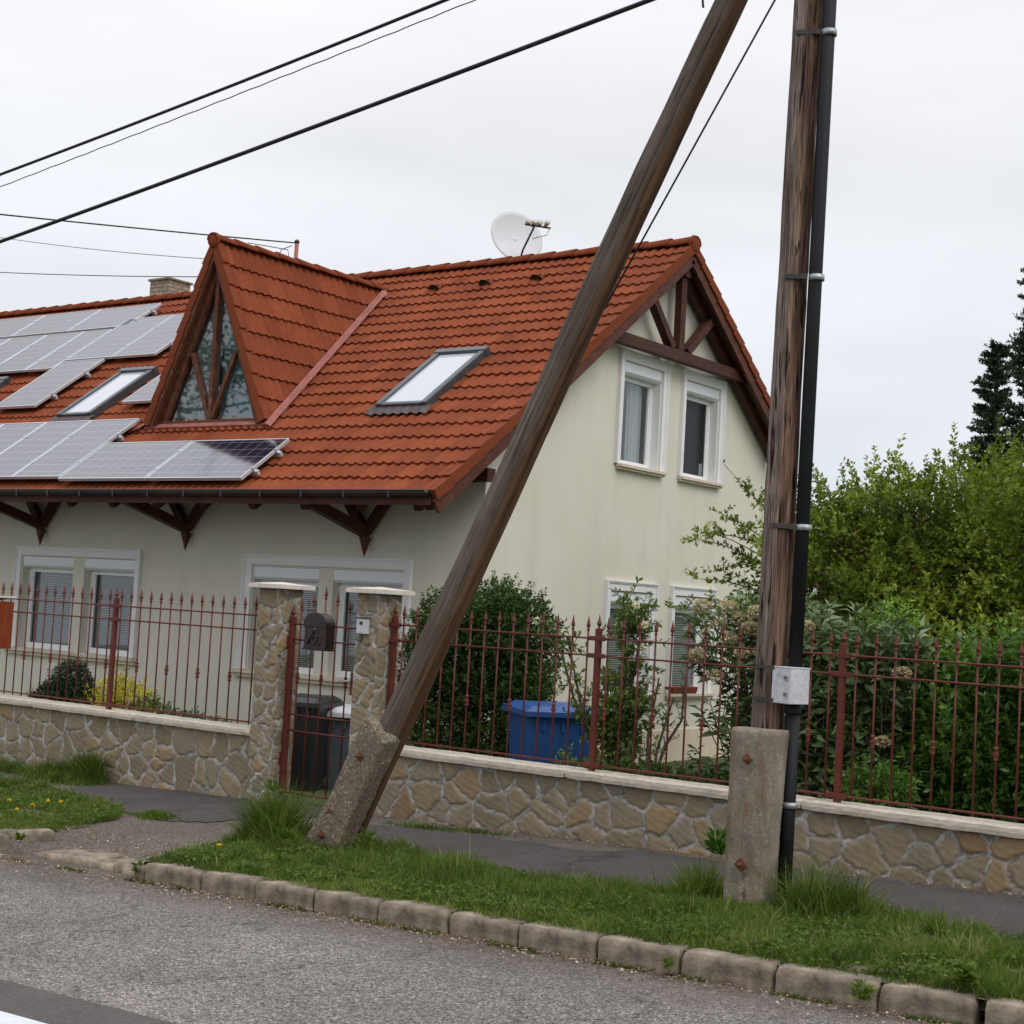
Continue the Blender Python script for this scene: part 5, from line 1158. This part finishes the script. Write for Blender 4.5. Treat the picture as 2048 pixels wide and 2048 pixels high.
viburnum('tall long-leaved viburnum behind the fence right of the black conduit',[(-4.78,10.3,1.35,.3,.3,.35),(-4.45,10.3,1.45,.32,.3,.32),(-4.2,10.3,1.3,.3,.3,.4),(-4.6,10.2,.85,.4,.3,.5),(-4.2,10.3,.75,.35,.3,.45),(-3.95,10.3,1.45,.2,.2,.22)],400,37,(-4.4,10.3,.2),[(-4.0,10.0,1.42,.06),(-4.12,10.02,.95,.05),(-4.7,10,1.7,.045),(-4.35,10.0,.7,.04)],.18)
# sparse shrub with pale flowers
def sparse(label,root,stemsL,n,seed,leafL,mat,flowers=(),name='rose_shrub',per=46,slen=(.10,.28),br=.010):
    rng=np.random.default_rng(seed); t=thing(name,label,'shrub',root,None); mb=MB(); sts=[];drs=[];lns=[]
    for pts in stemsL:
        pts=[Vector(p) for p in pts]; mb.tube(pts,[br*(1.5-.9*i/(len(pts)-1)) for i in range(len(pts))],6,False)
        for k in range(n):
            u=rng.uniform(.25,1)*(len(pts)-1); i=min(int(u),len(pts)-2); p=pts[i].lerp(pts[i+1],u-i); sts.append(np.array(p)); drs.append(rng.normal(0,.8,3)+np.array([0,0,.5])); lns.append(rng.uniform(*slen))
    P,D,S,seg=shoots(rng,sts,drs,lns,per,leafL,.9,jit=.12)
    for sg in seg: mb.tube([tuple(p) for p in sg],.003,3,False)
    mb.build('stems',M_BARK,t,True); rn=.5+clumpy(P,seed,4)*.4+rng.normal(0,.2,len(P)); leaves('foliage',t,P,D,S,S*.5,mat,rn,rng=rng)
    for (x,y,z) in flowers:
        d=unit(rng.normal(size=(40,3))); leaves('flower',t,np.array([x,y,z])+d*.012,d,.025,.022,ML_FLOW,np.full(40,1.0),rng=rng)
    return t
sparse('thin shrub with curved bare branch above the blue bin',(-6.3,10.0,.1),[[(-6.25,10.0,.2),(-6.45,10.0,.75),(-6.62,10.0,1.05),(-6.75,10.0,1.38),(-6.95,10,1.55)],[(-6.3,10,.5),(-6.55,10,1.0),(-6.7,10,1.5)]],30,51,.07,ML_SHRUB,[(-7.0,10,1.62)],slen=(.08,.2))
sparse('bushy green shrub with small white blossoms in front of the lower gable windows',(-6.2,10.1,.1),[[(-6.2,10.1,.2),(-6.25,10.1,.8),(-6.22,10.1,1.3),(-6.28,10.1,1.85)],[(-6.15,10.1,.2),(-6.2,10.1,.9),(-6.12,10.1,1.5),(-6.10,10.1,1.72)],[(-6.3,10.1,.2),(-6.35,10.1,.7),(-6.38,10.1,1.2)],[(-6.2,10.1,.2),(-6.3,10.1,.6),(-6.42,10.1,.95)],[(-6.1,10.1,.2),(-6.15,10.1,.8),(-6.1,10.1,1.05)]],95,53,.072,ML_SHRUB,[(-6.02,10.0,1.64),(-6.03,10.0,1.47),(-6.25,10.0,1.62),(-6.1,10,1.78)],slen=(.08,.24))
sparse('upright twiggy rose with reddish stems beside the viburnum',(-5.85,10.1,.1),[[(-5.95,10.1,.2),(-5.92,10.1,.7),(-5.80,10.1,1.1)],[(-6.0,10.1,.3),(-5.85,10.1,.75),(-5.72,10.1,.95),(-5.70,10.1,1.3)],[(-5.98,10.1,.2),(-6.0,10.1,.8),(-5.93,10.1,1.25)]],13,55,.05,ML_SHRUB,slen=(.06,.16))
bush('ground_cover','low leafy ground cover along the foot of the right fence','shrub',[(-5.9+.35*k,9.75,.42,.30,.22,.2) for k in range(4)],420,.075,.45,ML_HEDGE,57,(-5.3,9.7,.15),.2,(.06,.16),60,base=.3,up=.6)
bush('ground_cover','low leafy plants around the base of the fence post below the blossom shrub','shrub',[(-6.3+.3*k,9.7,.40,.24,.2,.26) for k in range(3)],300,.06,.45,ML_SHRUB,58,(-6.0,9.7,.15),.2,(.06,.2),60,base=.4,up=.6)
# left garden
bush('juniper','dark conical juniper under the left window','shrub',[(-13.6,10.75,.40,.42,.4,.30),(-13.55,10.75,.62,.22,.25,.28),(-13.2,10.7,.28,.35,.3,.22),(-14.0,10.7,.28,.3,.3,.2)],1500,.045,.35,ML_JUN,61,(-13.6,10.75,0),.5,(.06,.16),120,base=.5,up=1.1,fill=.8)
bush('yellow_shrub','golden yellow leaved shrub behind the left fence post','shrub',[(-12.15,10.35,.50,.42,.25,.26),(-12.4,10.35,.62,.15,.2,.22),(-11.85,10.3,.42,.26,.2,.2)],420,.042,.5,ML_YEL,62,(-12.1,10.3,.05),.3,(.08,.22),70,base=.5,up=.9,gap=-.4)
bush('sedum','low green and reddish sedum clumps along the left stone wall','flowers',[(-11.35,9.9,.50,.15,.15,.22),(-11.1,9.85,.50,.18,.15,.16),(-10.8,9.8,.48,.2,.15,.14),(-10.5,9.75,.48,.2,.15,.12),(-10.15,9.7,.48,.2,.15,.10)],330,.045,.6,ML_SED,63,(-10.8,9.8,.3),.3,(.05,.14),70,base=.4,amp=.4,up=.8)
bush('sedum','low sedum growing at the far left fence foot','flowers',[(-14.6,9.9,.42,.4,.15,.14),(-13.9,9.8,.40,.3,.15,.12)],200,.045,.6,ML_SED,64,(-14.4,9.8,.2),.3,(.05,.14),70,base=.4,amp=.5,up=.8)
# conifers
def spruce(label,base,h,rb,seed,zmin=2.5):
    rng=np.random.default_rng(seed); t=thing('spruce_tree',label,'tree',base,'dark spruces at the right edge'); mb=MB(); B=np.array(base); mb.tube([tuple(B),tuple(B+np.array([0,0,h]))],[.14,.01],8,False); mb.build('trunk',M_BARK,t,True); mb=MB(); P=[];D=[];S=[]
    z=zmin
    while z<h-.05:
        r=rb*(1-z/h)**.85+.05; m=6
        for k in range(m):
            a=rng.uniform(0,6.28); rr=r*rng.uniform(.35,1.3); d=np.array([math.cos(a),math.sin(a),.25]); p0=B+np.array([0,0,z]); e=p0+d*rr; mb.tube([tuple(p0),tuple(p0+d*rr*.6-np.array([0,0,.05])),tuple(e)],[.014,.01,.004],4,False)
            q=int(130*rr)+18; tt=rng.uniform(.1,1,q)[:,None]; pp=p0+(e-p0)*tt; P.append(pp+rng.normal(0,.015,pp.shape)); D.append(d*.7+rng.normal(0,.7,pp.shape)); S.append(np.full(q,.075)*rng.uniform(.6,1.2,q))
            for b in range(4):
                u=rng.uniform(.3,.95); c=p0+(e-p0)*u; d2=d+rng.normal(0,.8,3); d2[2]=abs(d2[2])*.4; l2=rr*.35*(1.1-u)+.12; q=24; tt=rng.uniform(0,1,q)[:,None]; P.append(c+unit(d2)*l2*tt); D.append(unit(d2)*.8+rng.normal(0,.6,(q,3))); S.append(np.full(q,.07))
        z+=.13
    P=np.concatenate(P);D=np.concatenate(D);S=np.concatenate(S); leaves('crown',t,P,D,S,S*.42,ML_CON,.45+clumpy(P,seed,2)*.5+rng.normal(0,.2,len(P)),rng=rng); mb.build('branches',M_BARK,t,True)
spruce('shorter dark spruce rising above the plum tree at the right edge',(-8.80,25.6,0),6.62,1.25,71)
spruce('taller dark spruce cut by the right edge of the picture',(-8.48,26.8,0),8.6,1.7,72)
# trees across the street, mirrored in the glass only
def street_tree(label,base,h,seed):
    rng=np.random.default_rng(seed); t=thing('street_tree',label,'tree',base,'bare-topped trees across the street'); mb=MB()
    P=[];
    def rec(p,d,l,r,dep):
        q=p+d*l; mb.tube([tuple(p),tuple((p+q)/2+rng.normal(0,.05*l,3)),tuple(q)],[r,r*.8,r*.6],6,False)
        if dep==0: P.append(q); return
        for k in range(3):
            d2=unit(d+rng.normal(0,.45,3)+np.array([0,0,.1])); rec(q,d2,l*.72,r*.55,dep-1)
    rec(np.array(base,float),np.array([0,0,1.]),h*.3,.22,5); P=np.array(P); P=np.repeat(P,25,0)+rng.normal(0,.5,(len(P)*25,3))
    leaves('crown',t,P,rng.normal(size=P.shape),.22,.13,ML_BUSH,rng.uniform(0,1,len(P)),rng=rng); mb.build('trunk',M_BARK,t,True)
street_tree('large spreading tree across the street facing the dormer',(-43,-15,-1.2),19,81); street_tree('second spreading tree across the street further right',(-38,-19,-1),17,82)

# ================================================================== grass and small ground growth
def blades(name,n,areaf,hgt,wd,mat,seed,label=None,lean=.55,rn0=.5,zf=None,clump=1.6):
    rng=np.random.default_rng(seed); XY=areaf(rng,n); n=len(XY); z=np.array([zf(a,b) for a,b in XY]); P=np.column_stack([XY,np.where((XY[:,1]<6.6)&(XY[:,1]>6.49),np.maximum(z,G(XY[:,0])+.105),z)-.006])
    H=hgt(XY,rng); az=rng.uniform(0,2*np.pi,n); ln=rng.uniform(.1,1,n)*lean; d=np.column_stack([np.cos(az)*ln,np.sin(az)*ln,np.ones(n)]); d=unit(d); fc=rng.uniform(0,2*np.pi,n); S=np.column_stack([np.cos(fc),np.sin(fc),np.zeros(n)])
    W=wd*rng.uniform(.6,1.3,n)[:,None]; H=H[:,None]; hd=np.column_stack([np.cos(az),np.sin(az),np.zeros(n)])*ln[:,None]
    m1=P+d*H*.5; tp=P+d*H*.93+hd*H*.45
    v=np.stack([P-S*W,P+S*W,m1-S*W*.8,m1+S*W*.8,tp],1).reshape(-1,3); i=np.arange(n)*5
    f=np.concatenate([np.stack([i,i+1,i+3],-1),np.stack([i,i+3,i+2],-1),np.stack([i+2,i+3,i+4],-1)])
    rn=rn0+np.array([mnoise.noise(Vector((a*clump,b*clump,seed)))*.35+mnoise.noise(Vector((a*7,b*7,seed)))*.4 for a,b in XY])+rng.normal(0,.13,n)
    dead=rng.random(n)<.05; rn[dead]=.97
    return mkobj(name,v,f,mat,None,False,attr={'rnd':('POINT',np.repeat(np.clip(rn,0,1),5))})
def in_area(poly,bbox,wob=.06,extra=None):
    def f(rng,n):
        p=np.column_stack([rng.uniform(bbox[0],bbox[1],n),rng.uniform(bbox[2],bbox[3],n)])
        k=[inpoly(poly,a+wob*mnoise.noise(Vector((a*6,b*6,1))),b+wob*mnoise.noise(Vector((a*6,b*6,7)))) and (mnoise.noise(Vector((a*2.6,b*2.6,2)))>-.42) for a,b in p]
        return p[np.array(k)]
    return f
VG=domed(VERGE)
VERGEG=[(-7.36,6.515),(4,6.515)]+VERGE[2:]
g=blades('grass',105000,in_area(VERGEG,(-7.8,-1.6,6.5,8.2),.09),lambda q,r:(.035+.06*np.clip(np.array([.5+mnoise.noise(Vector((a*2,b*2,4))) for a,b in q])+.35*(q[:,1]-6.9),.1,1.3))*r.uniform(.4,1.5,len(q))*np.where(r.random(len(q))<.02,1.8,1),.0032,ML_GRASS,101,zf=VG,lean=.85)
tag(g,'short green grass covering the verge between kerb and pavement','grass',kind='stuff')
g=blades('grass',60000,in_area(VERGE2,(-13.5,-8.9,6.6,8.6)),lambda q,r:(.05+.04*np.array([mnoise.noise(Vector((a*2,b*2,4))) for a,b in q]))*r.uniform(.5,1.3,len(q)),.0035,ML_GRASS,102,zf=VG,lean=.85)
tag(g,'short grass with dandelions on the verge left of the driveway','grass',kind='stuff')
def gauss(cs):
    def f(rng,n):
        out=[]; w=np.array([c[4] for c in cs]); w=w/w.sum(); k=rng.choice(len(cs),n,p=w)
        c=np.array(cs)[k]; return np.column_stack([c[:,0]+rng.normal(0,1,n)*c[:,2],c[:,1]+rng.normal(0,1,n)*c[:,3]])
    return f
TALL=[(-7.33,7.66,.13,.13,2.2,.46),(-7.5,7.7,.12,.12,1.6,.42),(-7.62,7.6,.10,.1,.6,.22),(-6.55,7.62,.10,.10,.8,.18),(-7.1,7.42,.22,.10,.7,.14),(-4.22,7.72,.10,.14,1.1,.28),(-3.55,7.72,.14,.14,1.6,.34),(-3.38,7.85,.12,.1,1,.30),(-3.85,7.45,.22,.06,.6,.13),(-4.3,7.95,.10,.08,.5,.22)]
def th(q,r):
    h=np.zeros(len(q))
    for c in TALL: h=np.maximum(h,c[5]*np.exp(-(((q[:,0]-c[0])/c[2]/1.6)**2+((q[:,1]-c[1])/c[3]/1.6)**2)))
    return np.clip(h,.05,1)*r.uniform(.35,1.35,len(q))**1.0
def notstub(f):
    def g_(rng,n):
        q=f(rng,n); q=q[q[:,1]>6.6]; x,y=q[:,0],q[:,1]
        bad=((x>-4.02)&(x<-3.70)&(y>7.6)&(y<7.95))|((x>-7.32)&(x<-6.80)&(y>7.58)&(y<7.80))|((x>-7.02)&(x<-6.8)&(y>7.7)&(y<7.92)); return q[~bad]
    return g_
g=blades('tall_grass',9200,notstub(gauss(TALL)),th,.0034,ML_GRASS,103,zf=VG,lean=.8,rn0=.42,clump=6); tag(g,'tall rank grass tufts around the two concrete pole stubs','grass',kind='stuff')
WALLG=[(-12.1,8.93,.35,.05,1,.16),(-11.4,8.93,.22,.06,1.2,.2),(-11.0,8.9,.12,.05,1,.3),(-10.85,8.88,.09,.05,1,.34),(-11.2,8.75,.3,.07,.7,.12),(-10.9,8.8,.16,.07,.8,.12),(-8.9,7.95,.09,.05,.5,.07),(-9.0,7.98,.12,.04,.5,.06),(-7.0,8.72,.16,.03,.4,.05),(-6.6,8.8,.2,.03,.3,.04)]
def th2(q,r):
    h=np.zeros(len(q))
    for c in WALLG: h=np.maximum(h,c[5]*np.exp(-(((q[:,0]-c[0])/c[2]/1.6)**2+((q[:,1]-c[1])/c[3]/2)**2)))
    return np.clip(h,.03,1)*r.uniform(.4,1.2,len(q))
def frontw(f): return lambda rng,n:(lambda q:q[q[:,1]<9.0])(f(rng,n))
g=blades('wall_weeds',9000,frontw(gauss(WALLG)),th2,.0032,ML_GRASS,104,zf=lambda a,b:Hp(a,b)+.01,lean=.6,rn0=.4); tag(g,'wispy grass and weeds at the foot of the left stone wall and pavement edges','weeds',kind='stuff')
g=blades('kerb_growth',5200,lambda rng,n:(lambda x:np.column_stack([x,6.435-np.abs(rng.normal(0,.012,len(x)))]))((lambda x:x[np.array([mnoise.noise(Vector((a*3.2,5,9)))>.02 for a in x])])(rng.uniform(-9.6,-1.6,n))),lambda q,r:.03*r.uniform(.4,1.4,len(q)),.003,ML_GRASS,111,zf=lambda a,b:G(a)+.004,lean=1.1,rn0=.35); tag(g,'moss and fine grass growing along the foot of the kerb stones','moss',kind='stuff')
# clover and broad leaves in the verge
rng=np.random.default_rng(105); q=in_area(VERGE,(-7.8,-1.6,6.5,8.2))(rng,30000); q2=in_area(VERGE2,(-13,-8.9,6.6,8.6))(rng,14000); q=np.concatenate([q,q2]); cl=np.array([mnoise.noise(Vector((a*3,b*3,12))) for a,b in q]); q=q[cl>-.12]
P=np.column_stack([q,[VG(a,b)+.02+.03*rng.random() for a,b in q]]); D=rng.normal(size=P.shape); D[:,2]=np.abs(D[:,2])*.3; L=rng.uniform(.014,.034,len(P))
g=leaves('clover',None,P,D,L,L*.8,ML_GRASS,.45+rng.normal(0,.2,len(P))*.8,rng=rng); tag(g,'clover and small weeds mixed into the verge grass','weeds',kind='stuff')
# weeds with broad leaves
def weed(name,label,c,n,L,h,seed,mat=ML_GRASS,wr=.35):
    rng=np.random.default_rng(seed); az=rng.uniform(0,6.28,n); el=rng.uniform(.15,1.2,n); D=np.column_stack([np.cos(az)*np.cos(el),np.sin(az)*np.cos(el),np.sin(el)]); P=np.array(c)+D*rng.uniform(0,.6,(n,1))*h*np.array([.6,.6,1]); S=L*rng.uniform(.5,1.1,n)
    o=leaves(name,None,P,D,S,S*wr,mat,.5+rng.normal(0,.2,n),curl=.15,rng=rng); return tag(o,label,'weed')
weed('broadleaf_weed','broad-leaved weed rosette in front of the tilted concrete stub',(-6.95,7.30,.16),46,.085,.06,201)
weed('broadleaf_weed','leafy weed right of the tilted concrete stub foot',(-6.5,7.55,.17),50,.075,.09,202)
weed('kerb_weed','weed growing from the kerb joint near the right corner',(-2.66,6.36,.13),120,.035,.13,203,wr=.6)
weed('kerb_weed','small weed at the foot of the sixth kerb stone joint',(-3.62,6.38,.09),60,.03,.07,204,wr=.6)
weed('kerb_weed','grassy weed between the broken kerb end and the sunken stones',(-7.42,6.50,-.03),90,.06,.07,205)
weed('broadleaf_weed','round-leaved weed in the grass at the lower right corner',(-2.28,6.55,.24),50,.06,.08,206,wr=.75)
weed('maple_seedling','leafy light green seedling left of the upright concrete stub',(-4.38,8.25,.33),110,.085,.22,207,ML_HEDGE,.45)
weed('broadleaf_weed','small plant at the gate foot by the left pillar',(-8.70,8.93,.16),50,.06,.12,208,ML_HEDGE,.5)
weed('kerb_weed','weed tuft on the turned kerb stone left of the driveway',(-8.80,6.66,-.04),60,.05,.05,209)
# dandelions
rng=np.random.default_rng(301)
for k,(x,y) in enumerate(((-9.6,7.35),(-9.75,7.6),(-9.62,7.62),(-9.45,7.1),(-9.95,7.4),(-7.15,6.9))):
    d=unit(rng.normal(size=(40,3))*np.array([1,1,.3])+np.array([0,0,.25])); z=VG(x,y)+.085
    o=leaves('dandelion',None,np.array([x,y,z])+d*.002,d,.017,.008,ML_DAND,rng.uniform(0,1,40),rng=rng); tag(o,None,'flower','dandelions in the verge'); o['label']='yellow dandelion flower in the left verge grass' if k<5 else 'lone yellow dandelion at the driveway tip of the grass'
# litter along the gutter
def litter(n,bbox,seed,fz,mat=ML_LITTER,s=(.006,.022),name='gutter_litter',label=''):
    rng=np.random.default_rng(seed); P=np.column_stack([rng.uniform(bbox[0],bbox[1],n),bbox[3]-np.abs(rng.normal(0,(bbox[3]-bbox[2])*.4,n)),np.zeros(n)]); P[:,2]=[fz(a,b)+.008+.006*rng.random() for a,b in P[:,:2]]; D=rng.normal(size=P.shape); D[:,2]*=.15; L=rng.uniform(*s,n); o=leaves(name,None,P,D,L,L*.55,mat,rng.random(n)**1.5,rng=rng); return tag(o,label,'litter',kind='stuff')
litter(5200,(-10,-1.5,6.12,6.46),401,lambda a,b:G(a)+.003,label='dry leaf litter and grit in the gutter along the kerb')
litter(1500,(-9.3,-7.3,6.5,7.4),402,lambda a,b:Hp(a,b),label='gravelly grit on the dropped driveway',name='driveway_grit')
litter(1400,(-9,-1.5,8.75,9.02),403,lambda a,b:Hp(a,b)+.01,label='dry litter along the foot of the stone wall',name='wall_litter')
